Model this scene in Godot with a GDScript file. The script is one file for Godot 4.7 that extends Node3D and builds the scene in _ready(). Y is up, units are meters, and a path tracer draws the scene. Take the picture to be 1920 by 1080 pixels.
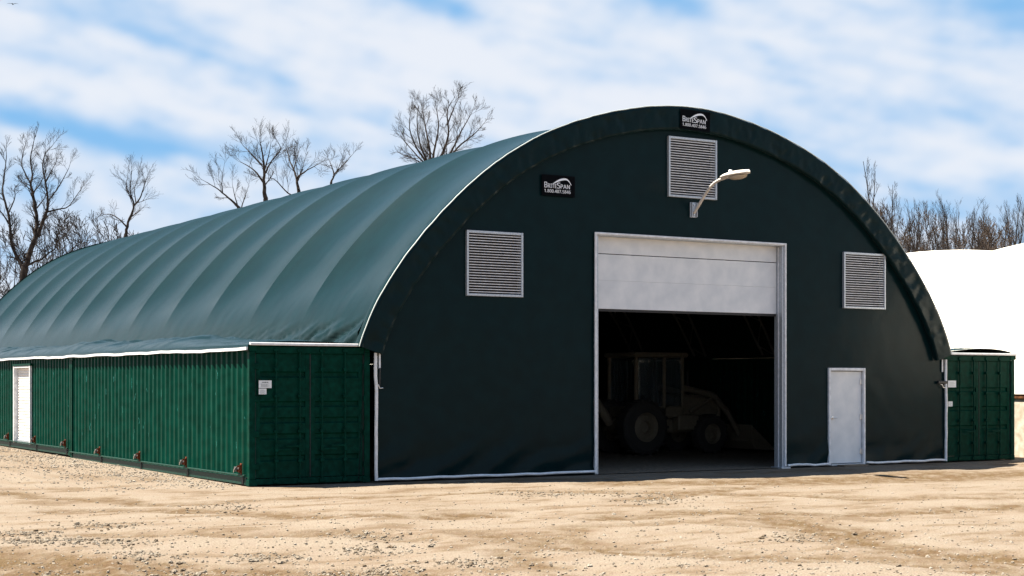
extends Node3D

# ---------------------------------------------------------------- camera model (fitted to the container sizes)
const CAM := Vector3(-10.50, 1.853, 27.03)
const YAW := 0.5368
const FOCAL := 2932.0        # pixels of the 1920-wide photograph
const HORIZON := 722.2
const RISE := 0.0045         # the yard climbs gently towards the back
const XC := 9.98             # middle of the arch
const BAY := 3.05
const BAYS := 12
const LEN := 36.6
const CW := 2.438
const CH := 2.591
const CL := 12.19
const XR := 17.71            # inner face of the far row of containers

# one container green, fresh and chalked, for sides, ends, doors and posts alike
const PAINT := Color(0.0010, 0.0205, 0.0135)
const PAINT_CHALK := Color(0.0022, 0.054, 0.038)

var rng := RandomNumberGenerator.new()
var noise := FastNoiseLite.new()
var noise2 := FastNoiseLite.new()
var M := {}
var names := {}

func fw() -> Vector3: return Vector3(sin(YAW), 0, -cos(YAW))
func rt() -> Vector3: return Vector3(cos(YAW), 0, sin(YAW))
func at(u: float, v: float, d: float) -> Vector3:
	return CAM + (fw() + rt() * ((u - 960.0) / FOCAL) + Vector3.UP * ((HORIZON - v) / FOCAL)) * d
func on_ground(u: float, v: float) -> Vector3:
	var d := fw() + rt() * ((u - 960.0) / FOCAL) + Vector3.UP * ((HORIZON - v) / FOCAL)
	return CAM + d * (-CAM.y / d.y)
func lift(z: float) -> float: return RISE * maxf(0.0, -z)

# ---------------------------------------------------------------- mesh helper
class MB:
	var v := PackedVector3Array()
	var n := PackedVector3Array()
	var t := PackedVector2Array()
	var c := PackedColorArray()
	var ix := PackedInt32Array()
	var colored := false
	func tri(a: Vector3, b: Vector3, d: Vector3, o: Vector3) -> void:
		var k := (b - a).cross(d - a)
		if k.length_squared() < 1e-16: return
		k = k.normalized()
		var i := v.size()
		if k.dot(o) > 0.0:
			v.append(a); v.append(d); v.append(b)
		else:
			v.append(a); v.append(b); v.append(d)
			k = -k
		for q in 3:
			n.append(k)
			var p := v[i + q]
			t.append(Vector2(p.z, p.y) if absf(k.x) > 0.6 else (Vector2(p.x, p.z) if absf(k.y) > 0.6 else Vector2(p.x, p.y)))
			ix.append(i + q)
	func quad(a: Vector3, b: Vector3, d: Vector3, e: Vector3, o: Vector3) -> void:
		tri(a, b, d, o)
		tri(a, d, e, o)
	func box(a: Vector3, b: Vector3, ch := 0.0) -> void:
		# a box with chamfered edges when ch > 0
		var lo := Vector3(minf(a.x, b.x), minf(a.y, b.y), minf(a.z, b.z))
		var hi := Vector3(maxf(a.x, b.x), maxf(a.y, b.y), maxf(a.z, b.z))
		var mid := (lo + hi) * 0.5
		var h := (hi - lo) * 0.5
		obox(mid, Vector3.RIGHT * h.x, Vector3.UP * h.y, Vector3.BACK * h.z, ch)
	func obox(m: Vector3, x: Vector3, y: Vector3, z: Vector3, ch := 0.0) -> void:
		var ax := [x, y, z]
		var un := [x.normalized(), y.normalized(), z.normalized()]
		for i in 3:
			var p: Vector3 = ax[(i + 1) % 3]
			var q: Vector3 = ax[(i + 2) % 3]
			var pi: Vector3 = p - un[(i + 1) % 3] * ch
			var qi: Vector3 = q - un[(i + 2) % 3] * ch
			for s in [-1.0, 1.0]:
				var f: Vector3 = m + ax[i] * s
				quad(f - pi - qi, f + pi - qi, f + pi + qi, f - pi + qi, un[i] * s)
		if ch > 0.0:
			for i in 3:
				var j := (i + 1) % 3
				var k := (i + 2) % 3
				for s in [-1.0, 1.0]:
					for r in [-1.0, 1.0]:
						# edge between faces j and k, running along i
						var e1: Vector3 = m + ax[j] * s + (ax[k] - un[k] * ch) * r
						var e2: Vector3 = m + (ax[j] - un[j] * ch) * s + ax[k] * r
						var l: Vector3 = ax[i] - un[i] * ch
						quad(e1 - l, e1 + l, e2 + l, e2 - l, un[j] * s + un[k] * r)
	func tube(p: Array, r: Array, sides := 6, cap := true) -> void:
		var base := v.size()
		var last := Vector3.ZERO
		var m := p.size()
		var tg := Vector3.UP
		var side := Vector3.ZERO
		for i in m:
			tg = (p[mini(i + 1, m - 1)] - p[maxi(i - 1, 0)]).normalized()
			if side == Vector3.ZERO:
				side = tg.cross(Vector3.UP if absf(tg.y) < 0.9 else Vector3.RIGHT).normalized()
			else:
				side = (side - tg * side.dot(tg)).normalized()
			var up := side.cross(tg)
			for k in sides:
				var a := TAU * k / sides
				var o := side * cos(a) + up * sin(a)
				v.append(p[i] + o * r[i]); n.append(o); t.append(Vector2(float(k) / sides, i))
		for i in m - 1:
			for k in sides:
				var a := base + i * sides + k
				var b := base + i * sides + (k + 1) % sides
				ix.append_array([a, b, a + sides, b, b + sides, a + sides])
		if cap:
			for e in [0, m - 1]:
				var o: Vector3 = (p[0] - p[1]).normalized() if e == 0 else (p[m - 1] - p[m - 2]).normalized()
				var ring: int = base + e * sides
				for k in sides - 2:
					tri(v[ring], v[ring + k + 1], v[ring + k + 2], o)
	func lathe(o: Vector3, axis: Vector3, prof: Array, sides := 24) -> void:
		# prof: [radius, along]
		var sx := axis.cross(Vector3.UP if absf(axis.y) < 0.9 else Vector3.RIGHT).normalized()
		var sy := axis.cross(sx).normalized()
		for i in prof.size() - 1:
			for k in sides:
				var a0 := TAU * k / sides
				var a1 := TAU * (k + 1) / sides
				var d0 := sx * cos(a0) + sy * sin(a0)
				var d1 := sx * cos(a1) + sy * sin(a1)
				var r0: float = prof[i][0]; var r1: float = prof[i + 1][0]
				var h0: float = prof[i][1]; var h1: float = prof[i + 1][1]
				var on: Vector3 = (d0 + d1).normalized() * (h1 - h0) + axis * (r0 - r1)
				quad(o + d0 * r0 + axis * h0, o + d1 * r0 + axis * h0, o + d1 * r1 + axis * h1, o + d0 * r1 + axis * h1, on)
	func grid(nu: int, nv: int, f: Callable, flip := false, tint = null, uvs := 1.0) -> void:
		var base := v.size()
		var P := PackedVector3Array()
		P.resize(nu * nv)
		for j in nv:
			for i in nu:
				P[j * nu + i] = f.call(i, j)
		v.append_array(P)
		for j in nv:
			for i in nu:
				var du := P[j * nu + mini(i + 1, nu - 1)] - P[j * nu + maxi(i - 1, 0)]
				var dv := P[mini(j + 1, nv - 1) * nu + i] - P[maxi(j - 1, 0) * nu + i]
				var k := du.cross(dv).normalized()
				n.append(-k if flip else k)
				t.append(Vector2(float(i) / (nu - 1), float(j) / (nv - 1)) * uvs)
				if tint != null:
					c.append(tint.call(i, j))
		if tint != null: colored = true
		for j in nv - 1:
			for i in nu - 1:
				var a := base + j * nu + i
				if flip: ix.append_array([a, a + 1, a + nu, a + 1, a + nu + 1, a + nu])
				else: ix.append_array([a, a + nu, a + 1, a + 1, a + nu, a + nu + 1])
	func mesh() -> ArrayMesh:
		var a := []
		a.resize(Mesh.ARRAY_MAX)
		a[Mesh.ARRAY_VERTEX] = v
		a[Mesh.ARRAY_NORMAL] = n
		a[Mesh.ARRAY_TEX_UV] = t
		if colored and c.size() == v.size(): a[Mesh.ARRAY_COLOR] = c
		a[Mesh.ARRAY_INDEX] = ix
		var m := ArrayMesh.new()
		m.add_surface_from_arrays(Mesh.PRIMITIVE_TRIANGLES, a)
		return m

# ---------------------------------------------------------------- naming
func numbered(called: String) -> String:
	if not names.has(called):
		names[called] = 0
		return called
	names[called] += 1
	return "%s_%03d" % [called, names[called]]

func obj(called: String, m, mat: Material, parent: Node = self) -> MeshInstance3D:
	var o := MeshInstance3D.new()
	o.name = numbered(called) if parent == self else called
	o.mesh = m.mesh() if m is MB else m
	o.material_override = mat
	o.cast_shadow = GeometryInstance3D.SHADOW_CASTING_SETTING_ON
	parent.add_child(o, true)
	return o

func thing(called: String, where: Vector3, label: String, category: String, group := "") -> Node3D:
	var o := Node3D.new()
	o.name = numbered(called)
	add_child(o, true)
	o.position = where
	tag(o, label, category, group)
	return o

func tag(o: Node, label: String, category := "", group := "", kind := "") -> void:
	if label: o.set_meta("label", label)
	if category: o.set_meta("category", category)
	if group: o.set_meta("group", group)
	if kind: o.set_meta("kind", kind)

# ---------------------------------------------------------------- materials
func lin(r: float, g: float, b: float) -> Color: return Color(r, g, b).linear_to_srgb()

func mat(c: Color, rough := 0.7, metal := 0.0, spec := 0.5) -> StandardMaterial3D:
	var m := StandardMaterial3D.new()
	m.albedo_color = c
	m.roughness = rough
	m.metallic = metal
	m.metallic_specular = spec
	return m

func noise_tex(freq: float, lo: Color, hi: Color, size := 512, oct := 5, sd := 3, kind := FastNoiseLite.TYPE_SIMPLEX_SMOOTH) -> NoiseTexture2D:
	var f := FastNoiseLite.new()
	f.seed = sd; f.frequency = freq; f.noise_type = kind
	f.fractal_octaves = oct
	var g := Gradient.new()
	g.offsets = PackedFloat32Array([0.15, 0.85])
	g.colors = PackedColorArray([lo, hi])
	var t := NoiseTexture2D.new()
	t.width = size; t.height = size; t.seamless = true; t.noise = f; t.color_ramp = g
	return t

func normal_tex(freq: float, bump: float, size := 512, oct := 5, sd := 9) -> NoiseTexture2D:
	var f := FastNoiseLite.new()
	f.seed = sd; f.frequency = freq; f.fractal_octaves = oct
	var t := NoiseTexture2D.new()
	t.width = size; t.height = size; t.seamless = true; t.noise = f; t.as_normal_map = true; t.bump_strength = bump
	return t

func tri_mat(c: Color, rough: float, spec: float, scale: float, tex: Texture2D, nrm: Texture2D = null, ns := 1.0, metal := 0.0) -> StandardMaterial3D:
	var m := mat(c, rough, metal, spec)
	m.albedo_texture = tex
	m.uv1_triplanar = true
	m.uv1_world_triplanar = true
	m.uv1_scale = Vector3.ONE * scale
	if nrm:
		m.normal_enabled = true
		m.normal_texture = nrm
		m.normal_scale = ns
	return m

func materials() -> void:
	var grain := noise_tex(0.02, Color(0.88, 0.88, 0.88), Color(1, 1, 1), 512, 5, 4)
	var wrinkle := normal_tex(0.012, 3.0, 512, 4, 11)
	M.fabric = tri_mat(lin(0.0010, 0.0118, 0.0140), 0.25, 0.20, 0.22, grain, wrinkle, 0.10)
	M.fabric.rim_enabled = true
	M.fabric.rim = 0.5
	M.fabric.rim_tint = 0.62
	M.white_fabric = tri_mat(lin(0.80, 0.77, 0.70), 0.6, 0.4, 0.2, noise_tex(0.02, Color(0.95, 0.95, 0.94), Color(1, 1, 1), 256, 4, 6))
	M.trim = tri_mat(lin(0.72, 0.73, 0.76), 0.45, 0.5, 0.8, noise_tex(0.03, Color(0.88, 0.88, 0.88), Color(1, 1, 1), 256, 4, 8))
	M.galv = tri_mat(lin(0.50, 0.53, 0.57), 0.42, 0.5, 1.3, noise_tex(0.05, Color(0.88, 0.89, 0.9), Color(1, 1, 1), 256, 5, 12), null, 1.0, 0.55)
	M.door_white = tri_mat(lin(0.66, 0.67, 0.69), 0.4, 0.4, 0.5, noise_tex(0.015, Color(0.93, 0.94, 0.95), Color(1, 1, 1), 256, 4, 14))
	M.roller = tri_mat(lin(0.74, 0.72, 0.70), 0.5, 0.5, 0.7, grain)
	M.black = mat(lin(0.012, 0.012, 0.013), 0.6)
	M.banner = mat(lin(0.003, 0.0035, 0.005), 0.6, 0.0, 0.1)
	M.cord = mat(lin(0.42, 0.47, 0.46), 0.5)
	M.rail = tri_mat(lin(0.006, 0.048, 0.036), 0.5, 0.35, 0.9, noise_tex(0.03, Color(0.6, 0.66, 0.66), Color(1, 1, 1), 512, 6, 33))
	M.truss = mat(lin(0.10, 0.10, 0.10), 0.7, 0.0, 0.2)
	M.letter = mat(lin(0.75, 0.77, 0.82), 0.6)
	M.seal = mat(lin(0.02, 0.02, 0.022), 0.8)
	M.rust = tri_mat(lin(0.22, 0.055, 0.018), 0.85, 0.3, 6.0, noise_tex(0.03, Color(0.35, 0.3, 0.28), Color(1, 1, 1), 256, 5, 16))
	M.steel = mat(lin(0.55, 0.56, 0.58), 0.3, 0.9)
	M.lamp_grey = tri_mat(lin(0.62, 0.58, 0.54), 0.45, 0.5, 2.0, grain)
	M.lens = mat(lin(0.42, 0.36, 0.28), 0.25)
	M.paper = mat(lin(0.62, 0.64, 0.66), 0.7)
	M.ink = mat(lin(0.08, 0.10, 0.11), 0.7)
	M.floor = tri_mat(lin(0.165, 0.135, 0.106), 0.9, 0.15, 0.5, grain, normal_tex(0.05, 6.0, 256, 5, 21), 0.6)
	M.concrete = tri_mat(lin(0.52, 0.48, 0.42), 0.85, 0.3, 0.4, noise_tex(0.02, Color(0.8, 0.78, 0.74), Color(1, 1, 1), 512, 6, 22))
	M.timber = tri_mat(lin(0.16, 0.07, 0.03), 0.8, 0.3, 1.0, noise_tex(0.03, Color(0.5, 0.45, 0.4), Color(1, 1, 1), 256, 5, 24))
	M.tractor = tri_mat(lin(0.150, 0.132, 0.098), 0.55, 0.4, 1.0, grain)
	M.tyre = mat(lin(0.02, 0.02, 0.02), 0.85)
	M.glass = mat(Color(0.3, 0.35, 0.38, 0.35), 0.05)
	M.glass.transparency = BaseMaterial3D.TRANSPARENCY_ALPHA
	M.bark = tri_mat(lin(0.050, 0.041, 0.037), 0.9, 0.2, 0.4, noise_tex(0.03, Color(0.5, 0.5, 0.5), Color(1, 1, 1), 256, 5, 26))
	M.brush = tri_mat(lin(0.095, 0.074, 0.062), 0.9, 0.2, 0.4, noise_tex(0.03, Color(0.6, 0.6, 0.6), Color(1, 1, 1), 256, 5, 28))
	M.bird = mat(lin(0.04, 0.07, 0.10), 0.8)
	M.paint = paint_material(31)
	M.paint_plain = tri_mat(Color.WHITE, 0.36, 0.12, 0.6, noise_tex(0.02, PAINT.linear_to_srgb(), PAINT.lerp(PAINT_CHALK, 0.5).linear_to_srgb(), 512, 6, 30), normal_tex(0.02, 2.0, 256, 4, 31), 0.25)
	# ground: vertex colours carry the sand and the dirt, the textures the grain
	var g := StandardMaterial3D.new()
	g.vertex_color_use_as_albedo = true
	g.albedo_texture = noise_tex(0.09, Color(0.82, 0.80, 0.78), Color(1.0, 1.0, 1.0), 1024, 5, 40)
	g.roughness = 0.95
	g.metallic_specular = 0.15
	g.uv1_triplanar = true
	g.uv1_world_triplanar = true
	g.uv1_scale = Vector3.ONE * 0.31
	g.normal_enabled = true
	g.normal_texture = normal_tex(0.10, 9.0, 1024, 5, 41)
	g.normal_scale = 0.45
	M.ground = g
	var s := mat(Color.WHITE, 0.9, 0.0, 0.2)
	s.vertex_color_use_as_albedo = true
	M.stone = s

func paint_material(sd: int) -> StandardMaterial3D:
	# container green with chalky runs, scuffs and scratches, spread once over a 12 m side
	var w := 1024
	var h := 256
	var im := Image.create(w, h, false, Image.FORMAT_RGB8)
	var a := FastNoiseLite.new()
	a.seed = sd; a.frequency = 0.03; a.fractal_octaves = 4
	var base := PAINT
	var chalk := PAINT_CHALK
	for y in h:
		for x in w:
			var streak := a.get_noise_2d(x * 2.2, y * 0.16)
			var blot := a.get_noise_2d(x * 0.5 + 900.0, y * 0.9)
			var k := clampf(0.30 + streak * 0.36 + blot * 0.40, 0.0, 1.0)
			var low := clampf((y - 150.0) / 100.0, 0.0, 1.0)   # paler streaks towards the bottom, with a grain of their own
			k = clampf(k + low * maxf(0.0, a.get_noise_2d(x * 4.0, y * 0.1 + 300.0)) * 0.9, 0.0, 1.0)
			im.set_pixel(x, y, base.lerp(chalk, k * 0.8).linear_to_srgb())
	var r := RandomNumberGenerator.new()
	r.seed = sd
	for i in 46:
		var x := r.randi_range(20, w - 20)
		var y := r.randi_range(40, h - 60)
		var l := r.randi_range(4, 26)
		var c := Color(0.06, 0.24, 0.22).lerp(Color(0.10, 0.30, 0.32), r.randf()).linear_to_srgb()
		for q in l:
			x += r.randi_range(-1, 1) if r.randf() < 0.2 else 0
			im.set_pixel(clampi(x, 0, w - 1), clampi(y + q, 0, h - 1), im.get_pixel(clampi(x, 0, w - 1), clampi(y + q, 0, h - 1)).lerp(c, r.randf_range(0.3, 0.9)))
	var m := mat(Color.WHITE, 0.36, 0.0, 0.12)
	m.albedo_texture = ImageTexture.create_from_image(im)
	return m

# ---------------------------------------------------------------- sky
func sky_color(az: float, el: float) -> Color:
	# az is measured from the view axis; su, sv are like picture pixels so that streaks keep the photograph's slant
	var su := 960.0 + az * FOCAL
	var sv := HORIZON - el * FOCAL
	var d := Vector3(sin(az) * cos(el), sin(el), cos(az) * cos(el))
	var wx := noise.get_noise_3d(d.x * 9.0, d.y * 9.0, d.z * 9.0) * 120.0
	var wy := noise.get_noise_3d(d.x * 9.0 + 40.0, d.y * 9.0, d.z * 9.0) * 60.0
	var x := su + wx * 0.5
	var y := sv + wy * 0.6
	# cirrus: long streaks that fall gently to the right
	var q := Vector3(d.x, d.y + d.x * 0.22, d.z)
	var s1 := noise2.get_noise_3d(q.x * 2.3, q.y * 11.0, q.z * 2.3)
	var s2 := noise2.get_noise_3d(q.x * 7.0 + 5.0, q.y * 30.0, q.z * 7.0)
	var s3 := noise2.get_noise_3d(d.x * 26.0, d.y * 44.0, d.z * 26.0)
	var s4 := noise.get_noise_3d(q.x * 16.0 + 9.0, q.y * 95.0, q.z * 16.0)
	var cov := 0.68 + s1 * 0.26 + s2 * 0.32 + s3 * 0.24 + s4 * 0.22
	cov -= gap(x, y, 60.0, 255.0, 330.0, 17.0, 0.13) * 0.56
	cov -= gap(x, y, 330.0, 305.0, 240.0, 20.0, 0.12) * 0.26
	cov -= gap(x, y, 300.0, 90.0, 300.0, 40.0, 0.30) * 0.24
	cov -= gap(x, y, 560.0, 215.0, 150.0, 28.0, 0.16) * 0.17
	cov -= gap(x, y, 800.0, 18.0, 110.0, 30.0, 0.28) * 0.41
	cov -= gap(x, y, 1245.0, 22.0, 120.0, 26.0, 0.30) * 0.38
	cov -= gap(x, y, 1480.0, 140.0, 90.0, 34.0, 0.20) * 0.26
	cov -= gap(x, y, 1915.0, 40.0, 60.0, 60.0, 0.0) * 0.38
	cov -= gap(x, y, 1620.0, 255.0, 300.0, 60.0, 0.02) * 0.15
	cov -= gap(x, y, 200.0, 430.0, 420.0, 90.0, 0.0) * 0.18
	cov -= gap(x, y, 1750.0, 400.0, 300.0, 50.0, 0.0) * 0.20
	cov += gap(x, y, 950.0, 140.0, 420.0, 60.0, 0.26) * 0.30
	cov += gap(x, y, 150.0, 195.0, 330.0, 34.0, 0.14) * 0.28
	cov -= 0.42 * ss(0.24, 0.55, el)
	cov = clampf(cov, 0.0, 1.0)
	cov = cov * cov * (3.0 - 2.0 * cov)
	var hi := clampf(el / 1.2, 0.0, 1.0)
	var blue := Color(0.24, 0.56, 0.93).lerp(Color(0.07, 0.25, 0.62), hi)
	var white := Color(0.85, 0.895, 0.975).lerp(Color(0.74, 0.80, 0.90), hi)
	return blue.lerp(white, lerpf(0.06, 1.0, cov))

func gap(x: float, y: float, cx: float, cy: float, rx: float, ry: float, slope: float) -> float:
	var dx := x - cx
	var dy := y - cy - dx * slope
	return exp(-(dx * dx) / (rx * rx) - (dy * dy) / (ry * ry))

func panorama() -> ImageTexture:
	var w := 2048
	var h := 1024
	var small := Image.create(512, 256, false, Image.FORMAT_RGBF)
	for j in 256:
		var el := PI * 0.5 - PI * (j + 0.5) / 256.0
		for i in 512:
			var az := wrapf(TAU * (i + 0.5) / 512.0 - YAW, -PI, PI)
			small.set_pixel(i, j, sky_color(az, maxf(el, 0.0)))
	small.resize(w, h, Image.INTERPOLATE_BILINEAR)
	for j in range(int(h * 0.5 - h * 0.11), h / 2 + 2):
		var el := PI * 0.5 - PI * (j + 0.5) / h
		for i in w:
			var az := wrapf(TAU * (i + 0.5) / w - YAW, -PI, PI)
			if absf(az) < 0.7:
				small.set_pixel(i, j, sky_color(az, maxf(el, 0.0)))
	return ImageTexture.create_from_image(small)

# ---------------------------------------------------------------- arch profile
func arch(th: float, inset := 0.0) -> Vector2:
	# polar profile about (XC, 1.5); th runs from the right foot (small) to the left foot (near PI)
	var r := 6.9473 + 0.7718 * cos(2 * th) + 0.1797 * cos(4 * th) + 0.0629 * cos(6 * th) + 0.0313 * cos(8 * th) - inset
	return Vector2(XC + r * cos(th), 1.5 + r * sin(th))
const TH0 := 0.138
func arch_th(s: float) -> float: return lerpf(PI - TH0, TH0, s)     # s = 0 left foot, 1 right foot
func arch_n(th: float) -> Vector2:
	var a := arch(th + 0.01); var b := arch(th - 0.01)
	var t := (b - a).normalized()
	return Vector2(-t.y, t.x)
func arch_y(x: float, inset := 0.0) -> float:
	var lo := TH0; var hi := PI - TH0
	if x > arch(TH0, inset).x or x < arch(PI - TH0, inset).x: return -1.0
	for i in 40:
		var m := (lo + hi) * 0.5
		if arch(m, inset).x > x: lo = m
		else: hi = m
	return arch((lo + hi) * 0.5, inset).y

func ss(a: float, b: float, x: float) -> float:
	var t := clampf((x - a) / (b - a), 0.0, 1.0)
	return t * t * (3.0 - 2.0 * t)

# ================================================================ build
func _ready() -> void:
	rng.seed = 7
	noise.seed = 5; noise.frequency = 1.0; noise.fractal_octaves = 4
	noise2.seed = 19; noise2.frequency = 1.0; noise2.fractal_octaves = 4
	# camera: level, with the lens shifted up as the upright verticals show
	var cam := Camera3D.new()
	cam.name = "camera"
	cam.projection = Camera3D.PROJECTION_FRUSTUM
	cam.near = 0.1
	cam.far = 3000.0
	cam.size = 0.1 * 1080.0 / FOCAL
	cam.frustum_offset = Vector2(0.0, 0.1 * (HORIZON - 540.0) / FOCAL)
	cam.position = CAM
	cam.rotation = Vector3(0, -YAW, 0)
	add_child(cam)
	cam.current = true
	# sky, sun, exposure
	var env := Environment.new()
	env.background_mode = Environment.BG_SKY
	var sky := Sky.new()
	var sm := PanoramaSkyMaterial.new()
	sm.panorama = panorama()
	sky.sky_material = sm
	env.sky = sky
	env.background_energy_multiplier = 0.235
	env.tonemap_mode = Environment.TONE_MAPPER_LINEAR
	env.tonemap_exposure = 4.2
	env.sdfgi_enabled = true
	env.ssao_enabled = true
	env.ssil_enabled = true
	var we := WorldEnvironment.new()
	we.name = "environment"
	we.environment = env
	add_child(we)
	var sun := DirectionalLight3D.new()
	sun.name = "sun"
	sun.light_color = Color(1.0, 0.955, 0.88)
	sun.light_energy = 1.6
	sun.light_angular_distance = 0.5
	sun.shadow_enabled = true
	add_child(sun)
	sun.look_at_from_position(Vector3(-0.42, 1.0, -0.29) * 50.0, Vector3.ZERO, Vector3.UP)

	materials()
	build_ground()
	build_hall()
	build_containers()
	build_white_hall()
	build_fittings()
	build_tractor()
	build_trees()
	build_gravel()
	build_bird()

# ---------------------------------------------------------------- ground
var gx := PackedFloat32Array()
var gz := PackedFloat32Array()
var gh := PackedFloat32Array()
var gb := PackedFloat32Array()

func axis_lines(lo: float, hi: float, step: float, far_lo: float, far_hi: float) -> PackedFloat32Array:
	var a := PackedFloat32Array()
	var p := lo
	var s := step
	var left := []
	while p > far_lo:
		s *= 1.28
		p -= s
		left.push_front(maxf(p, far_lo))
	for q in left: a.append(q)
	var k := int(round((hi - lo) / step))
	for i in k + 1: a.append(lo + i * step)
	p = hi; s = step
	while p < far_hi:
		s *= 1.28
		p += s
		a.append(minf(p, far_hi))
	return a

func nearest(a: PackedFloat32Array, x: float) -> int: return clampi(a.bsearch(x), 0, a.size() - 1)

func stamp(path: Array, wide: float, depth: float, dirt: float, sd: int) -> void:
	wide *= 1.5
	var width := wide
	var n := FastNoiseLite.new()
	n.seed = sd; n.frequency = 1.3; n.fractal_octaves = 3
	for i in path.size() - 1:
		var a := on_ground(path[i].x, path[i].y)
		var b := on_ground(path[i + 1].x, path[i + 1].y)
		var steps := int(a.distance_to(b) / 0.09) + 1
		for s in steps:
			var p := a.lerp(b, float(s) / steps)
			width = wide * (1.0 + 0.5 * n.get_noise_2d(p.x * 0.3, p.z * 0.3))
			p.x += n.get_noise_2d(p.x * 0.5, p.z * 0.5) * 0.35
			p.z += n.get_noise_2d(p.x * 0.5 + 70.0, p.z * 0.5) * 0.35
			# tracks widen and narrow as they go
			var i0 := nearest(gx, p.x - width); var i1 := nearest(gx, p.x + width)
			var j0 := nearest(gz, p.z - width); var j1 := nearest(gz, p.z + width)
			for j in range(j0, j1 + 1):
				for q in range(i0, i1 + 1):
					var d := Vector2(gx[q] - p.x, gz[j] - p.z).length() / width
					if d < 1.0:
						var k := (1.0 - d * d)
						var id := j * gx.size() + q
						gh[id] = minf(gh[id], -depth * k)
						var w := dirt * k * (0.85 + 0.9 * n.get_noise_2d(gx[q] * 1.6, gz[j] * 1.6))
						gb[id] = maxf(gb[id], w)

func ground_y(x: float, z: float) -> float:
	var near := ss(0.0, 1.6, z) + ss(0.0, 1.5, -x) * (1.0 - ss(0.0, 1.6, z))
	return lift(z) - 0.012 + clampf(near, 0.0, 1.0) * (noise.get_noise_2d(x * 0.16, z * 0.16) * 0.07 + noise.get_noise_2d(x * 0.7, z * 0.7) * 0.014)

func build_ground() -> void:
	gx = axis_lines(-9.0, 20.0, 0.06, -900.0, 900.0)
	gz = axis_lines(-0.6, 17.4, 0.06, -1200.0, 400.0)
	var nx := gx.size()
	var nz := gz.size()
	gh.resize(nx * nz)
	gb.resize(nx * nz)
	var V := func(a): return a
	stamp([Vector2(1440, 975), Vector2(1500, 985), Vector2(1600, 1004), Vector2(1720, 1030), Vector2(1860, 1046), Vector2(1960, 1050)], 0.42, 0.03, 0.8, 1)
	stamp([Vector2(1150, 968), Vector2(1300, 958), Vector2(1460, 966), Vector2(1600, 963), Vector2(1750, 954), Vector2(1950, 948)], 0.40, 0.025, 0.75, 2)
	stamp([Vector2(1200, 905), Vector2(1330, 904), Vector2(1480, 902), Vector2(1680, 893), Vector2(1920, 884)], 0.9, 0.02, 0.8, 3)
	stamp([Vector2(930, 1000), Vector2(1050, 1012), Vector2(1200, 1026), Vector2(1350, 1036), Vector2(1600, 1052), Vector2(1900, 1066)], 0.45, 0.03, 0.62, 4)
	stamp([Vector2(100, 952), Vector2(260, 949), Vector2(420, 956), Vector2(560, 968), Vector2(720, 966), Vector2(900, 962)], 0.32, 0.03, 0.75, 5)
	stamp([Vector2(0, 925), Vector2(150, 934), Vector2(350, 940), Vector2(700, 930), Vector2(960, 918), Vector2(1240, 924), Vector2(1420, 918)], 0.30, 0.02, 0.65, 6)
	stamp([Vector2(-40, 1046), Vector2(120, 1052), Vector2(300, 1062), Vector2(560, 1070), Vector2(760, 1082)], 0.55, 0.05, 1.0, 7)
	stamp([Vector2(-40, 1072), Vector2(120, 1076), Vector2(300, 1086)], 0.5, 0.06, 1.0, 8)
	stamp([Vector2(1160, 936), Vector2(1300, 926), Vector2(1420, 925), Vector2(1700, 934), Vector2(1900, 930)], 0.28, 0.03, 0.62, 9)
	stamp([Vector2(1010, 1060), Vector2(980, 1030), Vector2(1010, 1005), Vector2(1090, 985), Vector2(1250, 978), Vector2(1420, 985)], 0.22, 0.02, 0.5, 10)
	stamp([Vector2(200, 1000), Vector2(420, 1005), Vector2(640, 1000), Vector2(800, 1010)], 0.30, 0.03, 0.55, 11)
	stamp([Vector2(760, 905), Vector2(960, 899), Vector2(1150, 896)], 0.25, 0.015, 0.5, 12)
	var f := func(i: int, j: int) -> Vector3:
		var x := gx[i]; var z := gz[j]
		var y := ground_y(x, z) + gh[j * nx + i]
		if z > -0.5 and z < 17.4 and x > -9.0 and x < 20.0:
			var far := ss(0.0, 0.8, z)
			y += far * (noise2.get_noise_2d(x * 3.1, z * 3.1) * 0.006 + noise2.get_noise_2d(x * 9.0, z * 9.0) * 0.005)
			y -= far * absf(gh[j * nx + i]) * 0.8 * noise2.get_noise_2d(x * 6.0, z * 6.0)
		return Vector3(x, y, z)
	var sand := Color(0.180, 0.146, 0.114)
	var pale := Color(0.202, 0.174, 0.144)
	var dirt := Color(0.095, 0.065, 0.036)
	var wet := Color(0.075, 0.045, 0.021)
	# dry sand, paler fines, brown soil churned up along the tracks; none of it follows the relief's slopes
	var tint := func(i: int, j: int) -> Color:
		var x := gx[i]; var z := gz[j]
		var a := noise2.get_noise_2d(x * 0.35, z * 0.75)
		var b := noise.get_noise_2d(x * 0.9 + 30.0, z * 2.6)
		var k := ss(0.06, 0.40, a * 0.65 + b * 0.55) * 0.55
		var c := sand.lerp(pale, clampf(0.5 - a * 1.2 + 0.5 * noise.get_noise_2d(x * 4.0, z * 4.0), 0.0, 1.0))
		var g := gb[j * nx + i]
		c = c.lerp(dirt, clampf(maxf(k, g * 1.25), 0.0, 0.92))
		var sp := noise2.get_noise_2d(x * 11.0 + 500.0, z * 11.0 - 300.0)   # pebbly spots of other soil
		c = c.lerp(wet, ss(0.22, 0.45, sp) * 0.35 * clampf(0.3 + g * 1.5, 0.0, 1.0))
		c = c.lerp(Color(0.210, 0.185, 0.150), ss(0.20, 0.45, -sp) * 0.35)
		return c
	var m := MB.new()
	m.grid(nx, nz, f, true, tint)
	var o := obj("ground", m, M.ground)
	tag(o, "", "", "", "structure")

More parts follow.
